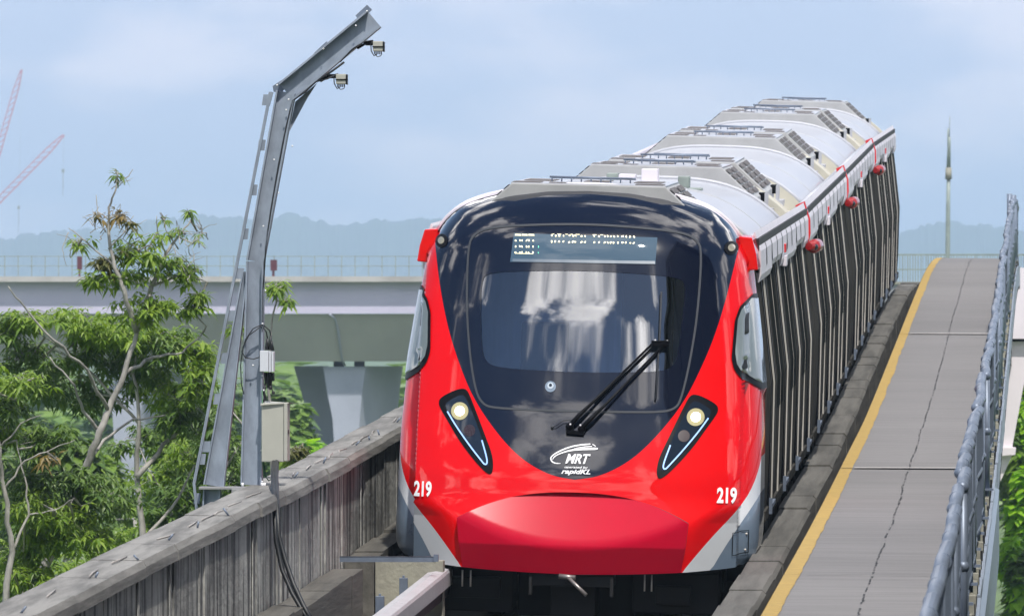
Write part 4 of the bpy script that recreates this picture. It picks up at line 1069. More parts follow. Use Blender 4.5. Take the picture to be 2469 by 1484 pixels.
# expansion joints: a pale cover strip with a dark gap in front
js = []
for y in (60.5, 101.8, 143.2):
    b = MB(); 
    b.add([(2.19, y, RZ(y) + 1.046), (3.37, y, RZ(y) + 1.046), (3.37, y + 0.24, RZ(y + .24) + 1.046), (2.19, y + 0.24, RZ(y + .24) + 1.046)], [(0, 1, 2, 3)])
    struct(b.build('walkway_joint_strip', M['galv' if y < 70 else 'lip']))
    b = MB(); b.add([(2.06, y - .10, RZ(y) + 1.049), (3.37, y - .10, RZ(y) + 1.049), (3.37, y, RZ(y) + 1.049), (2.06, y, RZ(y) + 1.049)], [(0, 1, 2, 3)]); struct(b.build('walkway_joint', M['dark']))
b = MB()
for y in (79.8, 175.0): b.add([(2.06, y - .03, RZ(y) + 1.047), (3.37, y - .03, RZ(y) + 1.047), (3.37, y, RZ(y) + 1.047), (2.06, y, RZ(y) + 1.047)], [(0, 1, 2, 3)])
[struct(q_) for q_ in build_each(b, 'walkway_seam', M['deck'])]

# safety railing: tubes with couplings, posts, wire infill; panels not quite in line
rail = thing('safety_railing', 'grey tubular safety railing with clamped couplings along the right of the walkway', 'railing', (0, 0, 0))
r = random.Random(31)
PAN = 3.1; ypan = [38 + PAN * k for k in range(56)]
for k, ya in enumerate(ypan):
    if ya > 206: break
    yb = ya + PAN; dx, dz = r.uniform(-.022, .022), r.uniform(-.018, .018); dx2, dz2 = r.uniform(-.022, .022), r.uniform(-.018, .018)
    rise = 0.0
    P = lambda y, x, h: (x, y, RZ(y) + h)
    b = MB()
    mid = (ya + yb) / 2
    b.tube([P(ya + .02, 3.415 + dx, 2.03 + dz), P(mid, 3.415 + (dx + dx2) / 2 + r.uniform(-.008, .008), 2.035 + (dz + dz2) / 2), P(yb - .02, 3.415 + dx2, 2.03 + dz2)], 0.040, 12)
    tp = b.build('top_rail', M['galvl'], rail)
    b = MB()
    b.sphere(P(ya, 3.415 + dx, 2.03 + dz), 0.044, 12)
    b.build('rail_joint', M['galvl'], tp); b = MB()
    for t in (0.52,):
        y = ya + PAN * t; b.tube([P(y - .035, 3.415 + dx + (dx2 - dx) * t, 2.03 + dz + (dz2 - dz) * t), P(y + .035, 3.415 + dx + (dx2 - dx) * t, 2.031 + dz + (dz2 - dz) * t)], 0.045, 12)
    b.build('coupling', M['galvl'], tp)
    b = MB(); b.tube([P(ya, 3.42 + dx, 0.98), P(ya, 3.42 + dx, 2.01)], 0.028, 8); b.box(3.36 + dx, 3.48 + dx, ya - .06, ya + .06, RZ(ya) + 1.03, RZ(ya) + 1.05); b.sphere(P(ya, 3.42 + dx, 1.55), .042, 8)
    b.build('post', M['galvl'], rail)
    b = MB(); b.tube([P(ya, 3.42 + dx, 1.55), P(yb, 3.42 + dx2, 1.55)], 0.022, 8); b.tube([P(ya, 3.42 + dx, 1.12), P(yb, 3.42 + dx2, 1.12)], 0.020, 8)
    for q in range(22):
        t = (q + 0.5) / 22; y = ya + PAN * t; x = 3.425 + dx + (dx2 - dx) * t; b.bar(P(y, x, 1.12), P(y, x, 2.0), 0.014, 0.014)
    b.build('mesh_panel', M['meshd'], rail)
# taller post group where the railing ends at the crest
b = MB()
for (x, y, h0, h1, rr_) in ((3.34, 190, 0.9, 2.16, .045), (3.40, 192, 0.9, 2.14, .055), (3.36, 196, 0.9, 1.98, .04)): b.tube([(x, y, RZ(y) + h0), (x, y, RZ(y) + h1)], rr_, 8)
build_each(b, 'end_post', M['galvl'], rail)

# cable ladder outside the railing with its brackets
lad = thing('cable_ladder', 'grey bracketed cable ladder running just outside the tubular railing', 'cable ladder', (0, 0, 0))
b = MB(); c = MB(); r = random.Random(77)
sweep('side_channel', [(3.465, 0.55), (3.49, 0.55), (3.49, 0.90), (3.465, 0.90)], 40, 204, 3, M['galv'], parent=lad, jit=(.006, .01), seed=3)
sweep('tray_base', [(3.38, 0.50), (3.49, 0.50), (3.49, 0.545), (3.38, 0.545)], 40, 204, 3, M['under'], parent=lad)
y = 55.0; nb = 0
while y < 204:
    z = RZ(y) + r.uniform(-.02, .02); b.box(3.40, 3.46 + r.uniform(-.01, .01), y, y + 0.16, z + 0.80, z + 1.0)
    c.box(3.44, 3.47, y + .3, y + .5, z + .72, z + .98); c.box(3.40, 3.46, y + .62, y + .66, z + .55, z + .9); y += 1.52; nb += 1
build_each(b, 'bracket_block', M['patch'], lad, bevel=0.006); build_each(c, 'clamp', M['under'], lad)
tag(sweep('edge_panel', [(3.492, 0.20), (3.53, 0.20), (3.53, 0.84), (3.492, 0.86)], 30, 102, 3, mat('edge_panel_paint', (0.17, 0.215, 0.27), 0.5, var=0.06)), 'smooth pale blue-grey edge panel on the outer face of the walkway', 'edge panel')

# ------------------------------------------------------------------ sensor gantry on the left wall
YM = 86.5; MM = FPX / YM
def mp_(x, y, dy=0.0): return pix(x, y, YM + dy)
mast = thing('sensor_gantry', 'grey galvanised steel mast with a kinked overhanging arm standing on the left wall', 'gantry mast', tuple(mp_(608, 1175)))
ml_ = mast.location.copy(); mast.location = (0, 0, 0)
def hbeam(b, cl, width, depth, tf=0.014):
    """H section along a picture-plane centre line cl of (x, y, width px); flanges either side, web facing the camera"""
    P = [mp_(x, y) for x, y, _ in cl]
    for k in range(len(cl) - 1):
        a, c = P[k], P[k + 1]; wa, wc = cl[k][2] / MM, cl[k + 1][2] / MM
        d = (c - a).normalized(); out = Vector((0, 1, 0)); sx = d.cross(out).normalized()
        for s in (1, -1):
            p0, p1 = a + sx * s * wa / 2, c + sx * s * wc / 2
            for q0, q1, hw_, hd in ((p0, p1, tf / 2, depth / 2),):
                vs = []
                for pt in (q0, q1):
                    for e, f in ((-hw_, -hd), (hw_, -hd), (hw_, hd), (-hw_, hd)): vs.append(pt + sx * e + out * f)
                b.add(vs, [(0, 1, 2, 3), (7, 6, 5, 4), (0, 4, 5, 1), (1, 5, 6, 2), (2, 6, 7, 3), (3, 7, 4, 0)])
        vs = []
        for pt, wd in ((a, wa), (c, wc)):
            for e, f in ((-wd / 2, -.006), (wd / 2, -.006), (wd / 2, .006), (-wd / 2, .006)): vs.append(pt + sx * e + out * f)
        b.add(vs, [(0, 1, 2, 3), (7, 6, 5, 4), (0, 4, 5, 1), (1, 5, 6, 2), (2, 6, 7, 3), (3, 7, 4, 0)])
b = MB(); hbeam(b, [(607, 1168, 47), (616, 630, 38)], 0, 0.17); b.build('lower_column', M['galv'], mast)
b = MB(); hbeam(b, [(616, 630, 38), (690, 222, 42)], 0, 0.17); b.build('upper_column', M['galv'], mast)
b = MB(); hbeam(b, [(690, 222, 50), (902, 46, 48)], 0, 0.17); b.build('overhanging_arm', M['galv'], mast)
b = MB(); hbeam(b, [(516, 1170, 46), (592, 655, 10)], 0, 0.13, .012); hbeam(b, [(510, 1232, 38), (512, 1172, 38)], 0, 0.15, .012); b.build('raking_brace', M['galv'], mast)
b = MB(); b.box(*(lambda a, c: (a.x, c.x, a.y - .12, a.y + .14, c.z, a.z))(mp_(482, 1172), mp_(640, 1179))); b.box(*(lambda a, c: (a.x, c.x, a.y - .17, a.y + .17, c.z, a.z))(mp_(562, 1176), mp_(645, 1212))); b.build('base_plate', mat('base_grout', (0.27, 0.27, 0.28), 0.7), mast, bevel=0.006)
b = MB()
for x in (585, 632, 638): b.tube([mp_(x, 1172, -.1), mp_(x, 1163, -.1)], 0.011, 6)
for x, y in ((635, 545), (661, 385), (672, 465), (610, 880), (633, 780), (633, 905), (885, 27), (858, 62), (780, 118), (690, 265), (696, 240), (705, 352), (668, 205), (640, 700), (636, 940), (630, 1085), (632, 1160)): b.sphere(mp_(x, y, -.09), 0.008, 6)
build_each(b, 'bolt', M['white'], mast)
# gusset under the knee, lugs on top
def plate(b, pts, t=0.012, dy=0.0):
    P = [mp_(x, y, dy) for x, y in pts]; n = len(P); o = Vector((0, t, 0))
    b.add(P + [p + o for p in P], [tuple(range(n)), tuple(range(2 * n - 1, n - 1, -1))] + [(i, (i + 1) % n, (i + 1) % n + n, i + n) for i in range(n)])
b = MB(); plate(b, [(712, 245), (765, 200), (742, 235), (697, 318)], .012, .02); b.build('gusset', M['galv'], mast)
for pts in ([(657, 208), (686, 189), (697, 202), (680, 222), (660, 222)], [(757, 128), (787, 100), (797, 112), (768, 138)], [(857, 38), (885, 12), (897, 24), (868, 52)]):
    b = MB(); plate(b, pts, .014, .0); b.build('lug_plate', M['galvl'], mast)
b = MB(); hbeam(b, [(652, 222, 3), (468, 1165, 3)], 0, .05, .012); hbeam(b, [(656, 222, 3), (647, 255, 3)], 0, .05, .01); hbeam(b, [(468, 1165, 3), (475, 1232, 3)], 0, .05, .01); b.build('ladder_rail', M['galv'], mast)
rungs = [(644, 240, 16), (632, 349, 14), (613, 457, 13), (592, 563, 12), (577, 658, 20), (562, 760, 16), (547, 862, 20), (528, 960, 18), (512, 985, 0), (498, 1075, 16), (488, 1105, 14), (476, 1200, 12)]
for x, y, hw_ in rungs:
    if not hw_: continue
    b = MB(); sh = (y - 222) / 943 * 0.0
    plate(b, [(x - hw_ * .55, y - 12), (x + hw_ * .62, y - 12), (x + hw_ * .40, y + 14), (x - hw_ * .80, y + 14)], .01, .01); b.build('ladder_bracket', M['galv'], mast)
# cables along the mast
b = MB(); b.tube([mp_(x, y, -.08) for x, y in ((632, 800), (633, 700), (640, 600), (655, 500), (672, 400), (690, 310), (706, 242), (735, 222), (760, 198), (800, 172), (830, 150))], 0.010, 6)
b.tube([mp_(x, y, -.09) for x, y in ((760, 198), (790, 190), (815, 178))], 0.006, 6); b.tube([mp_(x, y, -.09) for x, y in ((820, 150), (850, 118), (880, 100), (900, 98))], 0.006, 6)
b.build('cable_run', M['cable'], mast)
b = MB(); b.tube([mp_(x, y, -.1) for x, y in ((632, 782), (610, 792), (592, 818), (583, 848), (592, 862), (612, 865), (632, 858))], 0.005, 6); b.tube([mp_(x, y, -.1) for x, y in ((630, 786), (600, 808), (586, 835), (580, 880), (582, 925), (588, 950))], 0.005, 6); b.build('loose_cable', M['cable'], mast)
b = MB(); b.tube([mp_(x, y, -.1) for x, y in ((632, 940), (634, 1000), (631, 1080), (636, 1150))], 0.005, 6); b.build('earth_wire', M['wire'], mast)
for k, (bx, by, lab) in enumerate(((823, 192, 'small grey sensor box with looped leads hanging near the knee of the steel arm'), (912, 113, 'small grey sensor box with looped leads hanging near the tip of the steel arm'))):
    sb_ = thing('sensor_box', lab, 'sensor box', (0, 0, 0), 'sensor boxes hanging from the steel arm')
    b = MB(); b.box(*(lambda a, c: (a.x, c.x, a.y - .06, a.y + .08, c.z, a.z))(mp_(bx - 12, by - 13, -.1), mp_(bx + 13, by + 11, -.1))); b.build('housing', M['cabinet'], sb_, bevel=0.006)
    b = MB(); b.box(*(lambda a, c: (a.x, c.x, a.y - .067, a.y + .07, c.z, a.z))(mp_(bx - 13, by - 1, -.1), mp_(bx + 15, by + 1.5, -.1))); b.box(*(lambda a, c: (a.x, c.x, a.y - .067, a.y + .07, c.z, a.z))(mp_(bx + 12, by - 12, -.1), mp_(bx + 15, by + 12, -.1)));
    for q in range(4): b.tube([mp_(bx - 8 + q * 5, by + 11, -.12), mp_(bx - 8 + q * 5, by + 18, -.12)], 0.006, 6)
    b.build('clip', M['blackp'], sb_)
    b = MB(); b.tube([mp_(x, y, -.12) for x, y in ((bx - 8, by + 18), (bx - 2, by + 24), (bx + 6, by + 22), (bx + 8, by + 17))], .0035, 5); b.tube([mp_(x, y, -.12) for x, y in ((bx - 3, by + 18), (bx - 10, by + 22), (bx - 17, by + 10), (bx - 18, by - 8), (bx - 12, by - 14))], .0045, 5)
    b.build('lead', M['cable'], sb_)
    b = MB(); b.tube([mp_(bx - 12, by - 7, -.08), mp_(bx - 34, by - 8, -.05)], .012, 8); b.box(*(lambda a, c: (a.x, c.x, a.y - .03, a.y + .03, c.z, a.z))(mp_(bx - 30, by - 13, -.05), mp_(bx - 10, by - 3, -.05))); b.tube([mp_(bx - 34, by - 6, -.05), mp_(bx - 50, by + 4, -.02)], .010, 6); b.build('mounting_arm', M['blackp'], sb_)
# white junction box and beige cabinet
def pbox(b, x0, y0, x1, y1, d0, d1):
    a, c = mp_(x0, y0, 0), mp_(x1, y1, 0); b.box(min(a.x, c.x), max(a.x, c.x), a.y + d0, a.y + d1, c.z, a.z)
jb = thing('junction_box', 'small white junction box with black plugs fixed to the mast above the cabinet', 'junction box', (0, 0, 0))
b = MB(); pbox(b, 629, 845, 650, 895, -.12, .05); pbox(b, 651, 846, 656, 896, -.12, .05); pbox(b, 657, 847, 662, 896, -.12, .05); b.build('housing', M['boxw'], jb, bevel=0.004)
b = MB()
for x0, y0, x1, y1 in ((643, 843, 645, 815), (652, 843, 653, 808), (657, 845, 654, 820)): b.tube([mp_(x0, y0, -.05), mp_(x1, y1, -.05)], [.016, .009], 8)
for x, y, e in ((640, 897, 925), (646, 897, 935), (652, 897, 930), (658, 898, 918)): b.tube([mp_(x, y, -.05), mp_(x + 1, e, -.05)], [.013, .010], 8)
b.tube([mp_(x, y, -.05) for x, y in ((653, 925), (656, 938), (658, 946))], .004, 5); b.sphere(mp_(659, 946, -.05), .015, 8); b.sphere(mp_(652, 934, -.05), .018, 8); b.tube([mp_(x, y, -.05) for x, y in ((645, 815), (642, 800), (634, 786))], .006, 6); b.tube([mp_(x, y, -.05) for x, y in ((653, 808), (650, 796), (636, 784))], .006, 6); b.tube([mp_(x, y, -.05) for x, y in ((640, 925), (636, 945), (640, 960), (634, 968))], .012, 6)
build_each(b, 'plug', M['cable'], jb)
cb = thing('electrical_cabinet', 'beige steel electrical cabinet hanging on the mast above the wall', 'cabinet', (0, 0, 0))
b = MB(); pbox(b, 634, 972, 688, 1112, -.16, .10); b.build('housing', M['cabinet'], cb, bevel=0.008)
b = MB(); pbox(b, 688.5, 970, 697, 1110, -.19, .10); b.build('door', M['cabinet'], cb, bevel=0.004)
b = MB(); pbox(b, 686.6, 971, 688.4, 1111, -.163, .09); pbox(b, 697.2, 1035, 698, 1045, -.15, -.05); b.build('door_seal', M['blackp'], cb)
b = MB(); a = mp_(632, 973, 0); c = mp_(700, 966, 0); b.add([(a.x, a.y - .18, a.z), (c.x, c.y - .18, a.z + .015), (c.x + .06, c.y + .14, c.z - .02), (a.x, a.y + .12, c.z)], [(0, 1, 2, 3)]); b.add([(a.x, a.y - .181, a.z - .01), (c.x, c.y - .181, a.z + .005), (c.x, c.y - .18, a.z + .015), (a.x, a.y - .18, a.z)], [(0, 1, 2, 3)]); b.build('rain_hood', M['cabinet'], cb)
b = MB()
def onwall(x, y, dy): return mp_(x, y, dy)
b.tube([pix(x, y, Y) for x, y, Y in ((660, 1110, 86.4), (658, 1150, 85.6), (660, 1184, 84.5), (661, 1215, 84.15), (665, 1300, 84.1), (680, 1372, 84.05), (704, 1428, 83.95), (726, 1466, 83.9), (750, 1505, 83.8))], 0.017, 8)
b.tube([pix(x, y, Y) for x, y, Y in ((667, 1110, 86.4), (665, 1150, 85.6), (667, 1184, 84.6), (668, 1220, 84.2), (672, 1290, 84.15), (688, 1350, 84.1), (708, 1408, 84.0), (732, 1460, 83.9), (758, 1505, 83.8))], 0.020, 8)
tag(b.build('power_cable', M['cable']), 'thick black cables hanging from the cabinet down the stained wall', 'cable')
b = MB(); b.tube([mp_(x, y, -.04) for x, y in ((634, 1112), (638, 1145), (648, 1158), (660, 1150))], .005, 5); b.tube([mp_(x, y, -.04) for x, y in ((636, 1112), (642, 1150), (655, 1152), (660, 1135))], .004, 5); b.build('loose_wire', M['wire'], cb)

# ------------------------------------------------------------------ far viaduct crossing behind
YV = 480.0; MV = FPX / YV
fv = thing('far_viaduct', 'pale concrete box-girder viaduct crossing behind the trees and the train', 'viaduct', (0, 0, 0))
def vb(b, x0, y0, x1, y1, d0, d1, Y=YV):
    """box spanning picture extents at distance Y, from depth d0 to d1"""
    R = Matrix.Translation(cam2w(0, Y, 0)) @ Matrix.Rotation(TH, 4, 'Z'); m_ = FPX / Y
    b.box((x0 - PX0) / m_, (x1 - PX0) / m_, d0, d1, (PY0 - y1) / m_, (PY0 - y0) / m_, R)
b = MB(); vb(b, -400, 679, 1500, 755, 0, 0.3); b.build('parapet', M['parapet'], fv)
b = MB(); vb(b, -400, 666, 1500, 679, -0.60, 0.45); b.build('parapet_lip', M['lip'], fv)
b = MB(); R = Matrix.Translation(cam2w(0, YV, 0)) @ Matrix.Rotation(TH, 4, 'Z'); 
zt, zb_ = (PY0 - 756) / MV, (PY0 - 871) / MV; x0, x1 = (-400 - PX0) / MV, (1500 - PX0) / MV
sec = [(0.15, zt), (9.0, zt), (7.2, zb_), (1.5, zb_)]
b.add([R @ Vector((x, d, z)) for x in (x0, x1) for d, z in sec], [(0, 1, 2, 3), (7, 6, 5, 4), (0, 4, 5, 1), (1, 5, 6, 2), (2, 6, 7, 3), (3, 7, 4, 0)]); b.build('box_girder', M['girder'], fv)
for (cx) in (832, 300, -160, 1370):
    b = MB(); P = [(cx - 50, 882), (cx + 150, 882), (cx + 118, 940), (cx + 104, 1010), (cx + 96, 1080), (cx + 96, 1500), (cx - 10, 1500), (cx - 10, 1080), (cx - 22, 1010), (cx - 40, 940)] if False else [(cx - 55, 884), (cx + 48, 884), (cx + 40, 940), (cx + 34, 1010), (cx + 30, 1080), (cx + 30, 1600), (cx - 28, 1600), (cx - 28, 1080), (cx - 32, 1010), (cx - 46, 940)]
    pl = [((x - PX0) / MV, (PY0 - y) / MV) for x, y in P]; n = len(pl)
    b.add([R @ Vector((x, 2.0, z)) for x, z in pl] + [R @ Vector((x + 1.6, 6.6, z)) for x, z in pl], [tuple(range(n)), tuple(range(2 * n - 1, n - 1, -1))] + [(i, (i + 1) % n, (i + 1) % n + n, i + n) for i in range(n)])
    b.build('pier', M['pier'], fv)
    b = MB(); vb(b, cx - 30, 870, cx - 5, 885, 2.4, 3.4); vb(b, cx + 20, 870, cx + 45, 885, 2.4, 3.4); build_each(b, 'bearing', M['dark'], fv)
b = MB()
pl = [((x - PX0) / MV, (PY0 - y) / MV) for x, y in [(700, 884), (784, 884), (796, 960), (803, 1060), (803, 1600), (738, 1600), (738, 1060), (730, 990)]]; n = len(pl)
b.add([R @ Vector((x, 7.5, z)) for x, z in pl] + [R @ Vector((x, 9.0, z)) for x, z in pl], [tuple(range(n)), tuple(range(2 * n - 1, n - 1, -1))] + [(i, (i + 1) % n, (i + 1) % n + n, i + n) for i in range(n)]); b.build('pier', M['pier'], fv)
b = MB(); pts_ = [R @ Vector(((x - PX0) / MV, 0.1 + dd, (PY0 - y) / MV)) for x, y, dd in ((795, 757, -.1), (808, 768, .2), (815, 800, .5), (820, 840, 1.0), (824, 868, 1.35), (830, 880, 1.9))]; b.tube(pts_, 0.05, 6); b.build('drain_pipe', M['pier'], fv)
fr_ = thing('viaduct_railing', 'thin grey wire railing on top of the far viaduct left of the train', 'railing', (0, 0, 0))
for y in (617, 640):
    b = MB(); vb(b, -400, y, 1500, y + 1.6, 0.1, 0.13); b.build('rail_bar', M['mastg'], fr_)
for k in range(46):
    b = MB(); x = 10 + k * 32.5; vb(b, x, 616, x + 2.0, 667, 0.1, 0.14); vb(b, x - 1.5, 640, x + 3.5, 643, 0.08, 0.16); b.build('post', M['mastg'], fr_)
b = MB(); vb(b, 652, 626, 668, 652, -.1, .15); vb(b, 656, 652, 662, 667, -.02, .08); vb(b, 661, 630, 664, 640, -.14, -.1)
tag(b.build('track_signal', M['signalred']), 'small dark red track signal on the far viaduct beside the mast', 'signal')
b = MB(); vb(b, 186, 618, 198, 650, -.1, .15); vb(b, 189, 650, 194, 667, -.02, .08); tag(b.build('track_signal', M['signalred']), 'small dark red track signal on the far viaduct behind the tree top', 'signal')
# right-hand part: stained parapet and dense railing beyond the crest
YR = 420.0
rv = thing('curving_viaduct', 'stained concrete parapet of the line beyond the crest at the right', 'viaduct', (0, 0, 0))
b = MB(); vb(b, 2040, 684, 2700, 900, 0, 6, YR); b.build('parapet', concrete('stained_far_concrete', (0.30, 0.31, 0.34), (0.15, 0.155, 0.17), ns=0.9), rv)
b = MB(); vb(b, 2040, 679, 2700, 684.5, -.1, .3, YR); b.build('parapet_lip', M['patch'], rv)
rr2 = thing('viaduct_railing', 'dense grey railing on the parapet beyond the walkway crest', 'railing', (0, 0, 0))
b = MB(); vb(b, 2040, 612, 2700, 616, 0.1, .16, YR); vb(b, 2040, 648, 2700, 651, .1, .15, YR); b.build('rail_bar', M['mastg'], rr2)
r = random.Random(8)
for k in range(60):
    x = 2120 + k * 6.2 + r.uniform(-1, 1); b = MB(); vb(b, x, 613, x + r.uniform(1.0, 2.4), 680, .1, .14, YR); b.build('baluster', M['mastg'], rr2)
# radio mast
am = thing('radio_mast', 'slim tapering grey radio mast rising beyond the crest at the right', 'mast', (0, 0, 0))
YA = 430.0
pm = lambda x, y: pix(x, y, YA)
b = MB(); b.tube([pm(2284.5, 680), pm(2285, 612), pm(2286, 500), pm(2287, 430)], [.10, .095, .085, .075], 10); b.build('pole', M['mastg'], am)
b = MB(); b.tube([pm(2287, 405), pm(2288.5, 345), pm(2289, 330)], [.085, .06, .05], 8); b.tube([pm(2289, 330), pm(2290, 280)], [.022, .012], 6); b.tube([pm(2285.5, 352), pm(2286, 310)], .03, 6); b.build('antenna', M['mastg'], am)
b = MB(); b.tube([pm(2287, 432), pm(2287, 404)], [.14, .12], 10); b.build('lamp_drum', M['patch'], am)
# white structure at the right edge
YW = 215.0
ws = thing('white_bracket_column', 'sunlit white concrete beam and tapering bracket at the right edge of the view', 'column', (0, 0, 0))
def wp(b, pts, d0, d1):
    R_ = Matrix.Translation(cam2w(0, YW, 0)) @ Matrix.Rotation(TH, 4, 'Z'); m_ = FPX / YW; pl = [((x - PX0) / m_, (PY0 - y) / m_) for x, y in pts]; n = len(pl)
    b.add([R_ @ Vector((x, d0, z)) for x, z in pl] + [R_ @ Vector((x, d1, z)) for x, z in pl], [tuple(range(n)), tuple(range(2 * n - 1, n - 1, -1))] + [(i, (i + 1) % n, (i + 1) % n + n, i + n) for i in range(n)])
b = MB(); wp(b, [(2452, 645), (2449, 700), (2441, 790), (2436, 816), (2620, 816), (2620, 645)], 0, 3); b.build('beam', M['farwhite'], ws)
b = MB(); wp(b, [(2431, 823), (2424, 900), (2418, 1000), (2413, 1160), (2418, 1150), (2441, 1098), (2443, 1070), (2469, 930), (2500, 823)], 0.2, 1.6); b.build('tapered_bracket', M['farwhite'], ws)
b = MB(); wp(b, [(2412, 1078), (2450, 1078), (2448, 1096), (2412, 1099)], 0.0, 1.9); b.build('collar', M['farwhite'], ws, bevel=0.01)
b = MB(); wp(b, [(2436, 816.5), (2620, 816.5), (2620, 822.5), (2434, 822.5)], 0.3, 2.5); b.build('bearing_gap', M['dark'], ws)
b = MB(); wp(b, [(2560, 822), (2700, 822), (2700, 1900), (2560, 1900)], 0.3, 2.3); b.build('pier', M['pier'], ws)

# tower cranes far away
def crane(name, tip, foot, label, line, YC=3000.0):
    t = thing(name, label, 'crane', (0, 0, 0), 'red luffing cranes in the haze')
    P = lambda x, y, d=0: pix(x, y, YC + d)
    a, c = P(*tip), P(*foot); d = (c - a); L = d.length; d.normalize(); n = Vector((0, 0, 1)).cross(d).normalized(); up = d.cross(n).normalized()
    b = MB(); hw_ = 0.85
    k = int(L / 1.9)
    def off(i, sx, sz): 
        tt = i / k; sc = min(1, 0.25 + tt * 6, ); return a + d * L * tt + n * sx * hw_ * sc + up * sz * hw_ * sc * 0.9
    for i in range(k):
        for sx, sz in ((1, -1), (-1, -1), (0, 1)): b.bar(off(i, sx, sz), off(i + 1, sx, sz), .22, .22)
        b.bar(off(i, 1, -1), off(i + 1, 0, 1), .13, .13); b.bar(off(i, -1, -1), off(i + 1, 0, 1), .13, .13); b.bar(off(i, 1, -1), off(i + 1, -1, -1), .13, .13)
    b.build('lattice_jib', M['redsteel'], t)
    b = MB(); b.box(-1.2, 1.2, -1.2, 1.2, -CAMP.z - foot[2] if False else -60, 0, Matrix.Translation(c)); 
    b2 = MB(); base = Vector((c.x, c.y, 0))
    for sx in (1, -1):
        for sy in (1, -1): b2.bar(base + Vector((sx, sy, 0)), Vector((c.x + sx, c.y + sy, c.z)), .2, .2)
    q = 0; zz = 0
    while zz < c.z - 2:
        s = 1 if q % 2 else -1
        for sy in (1, -1): b2.bar(Vector((c.x - s, c.y + sy, zz)), Vector((c.x + s, c.y + sy, zz + 2)), .12, .12)
        zz += 2; q += 1
    b2.box(c.x - 1.3, c.x + 1.3, c.y - 1.6, c.y + 1.6, c.z, c.z + 2.4); b2.bar(c + Vector((0, 0, 2)), c + Vector((-4, 0, 7)), .3, .3)
    b2.build('tower', M['redsteel'], t)
    b3 = MB(); b3.tube([a, P(line[0], line[1])], .025, 4); b3.tube([P(line[0], line[1]), P(line[0], line[1] + 40)], .08, 5); b3.box(-.35, .35, -.3, .3, -.5, .5, Matrix.Translation(P(line[0], line[1]))); b3.tube([P(line[0], line[1]), P(line[0] - .5, line[1] + 60)], .05, 4)
    b3.build('hoist_rope', M['mastg'], t)
crane('tower_crane', (154, 325), (-110, 590), 'hazy red luffing crane jib, the lower and longer of the two at the left', (152, 412))
crane('tower_crane', (52, 168), (-60, 560), 'hazy red luffing crane jib, the steeper and higher of the two at the left edge', (45, 500), 3300.0)
# ------------------------------------------------------------------ ground and hills
def ground_mat():
    m = bpy.data.materials.new('grass_ground'); m.use_nodes = True
    nt = m.node_tree; b = nt.nodes['Principled BSDF']; b.inputs['Roughness'].default_value = 0.9; L = nt.links.new
    t = N(nt, 'ShaderNodeTexCoord'); n = N(nt, 'ShaderNodeTexNoise'); n.inputs['Scale'].default_value = 0.05; n.inputs['Detail'].default_value = 9; L(t.outputs['Object'], n.inputs['Vector'])
    r = N(nt, 'ShaderNodeValToRGB'); r.color_ramp.elements[0].position = 0.35; r.color_ramp.elements[0].color = (0.06, 0.095, 0.03, 1); r.color_ramp.elements[1].position = 0.62; r.color_ramp.elements[1].color = (0.11, 0.17, 0.045, 1)
    L(n.outputs['Fac'], r.inputs[0]); L(r.outputs[0], b.inputs['Base Color']); return m
b = MB(); b.add([(-9000, -3000, 0), (9000, -3000, 0), (9000, 14000, 0), (-9000, 14000, 0)], [(0, 1, 2, 3)]); struct(b.build('ground', ground_mat()))

def hills(name, ridge, Y, seed, x0, x1, bump, color, depth=500):
    r = random.Random(seed); xs = np.arange(x0, x1, 3.2); m_ = FPX / Y
    top = np.interp(xs, [p[0] for p in ridge], [p[1] for p in ridge])
    _k = np.hanning(25); _k /= _k.sum(); top = np.convolve(np.pad(top, 12, mode='edge'), _k, 'valid')
    t1 = np.zeros(len(xs))
    x = x0
    while x < x1:                                   # tree crowns along the ridge
        w = r.uniform(9, 26); h = r.uniform(0.3, 1.0) * bump; c = x + w / 2
        t1 = np.maximum(t1, h * np.sqrt(np.clip(1 - ((xs - c) / (w * .62))**2, 0, 1))); x += w * r.uniform(.35, .8)
    top = top - t1 + np.array([r.uniform(-.7, .7) for _ in xs])
    rows = 14; vs = []
    for j in range(rows + 1):
        t = j / rows
        for i, xx in enumerate(xs):
            z = (PY0 - top[i]) / m_ + CAMP.z; yy = Y - depth * (1 - t)**1.3 ; zz = z * math.sin(t * math.pi / 2)**1.1
            if 0 < t < 1: zz += (pnoise(Vector((xx * .05, t * 9, seed))) * .9 + pnoise(Vector((xx * .15, t * 22, seed))) * .5) * 120 / m_ * .05 * math.sin(t * math.pi)
            p = cam2w((xx - PX0) / m_ * (yy / Y), yy, 0); vs.append((p.x, p.y, zz))
    n = len(xs)
    for i, xx in enumerate(xs): p = cam2w((xx - PX0) / m_ * 1.2, Y * 1.2, 0); vs.append((p.x, p.y, -1))
    b = MB(); b.add(vs, [(j * n + i, j * n + i + 1, (j + 1) * n + i + 1, (j + 1) * n + i) for j in range(rows + 1) for i in range(n - 1)], True)
    return struct(b.build(name, mat(name + '_forest', color, 0.9, var=0.35, nscale=0.03), fixn=False))
hills('hills', [(-600, 600), (0, 590), (60, 577), (130, 571), (260, 560), (330, 548), (400, 540), (450, 530), (560, 534), (640, 540), (700, 522), (760, 542), (830, 556), (900, 542), (960, 540), (1040, 536), (1100, 548), (1400, 560), (1700, 575), (2100, 590), (2180, 572), (2230, 552), (2290, 545), (2330, 552), (2370, 556), (2400, 552), (2440, 570), (2470, 572), (2700, 560), (3000, 580)], 8500, 3, -600, 3000, 17, (0.05, 0.085, 0.06), 600)
hills('far_hills', [(-600, 640), (0, 640), (300, 600), (500, 575), (800, 590), (1100, 570), (1700, 600), (2100, 600), (2400, 575), (2469, 560), (3000, 590)], 10500, 9, -600, 3000, 10, (0.05, 0.085, 0.07), 400)

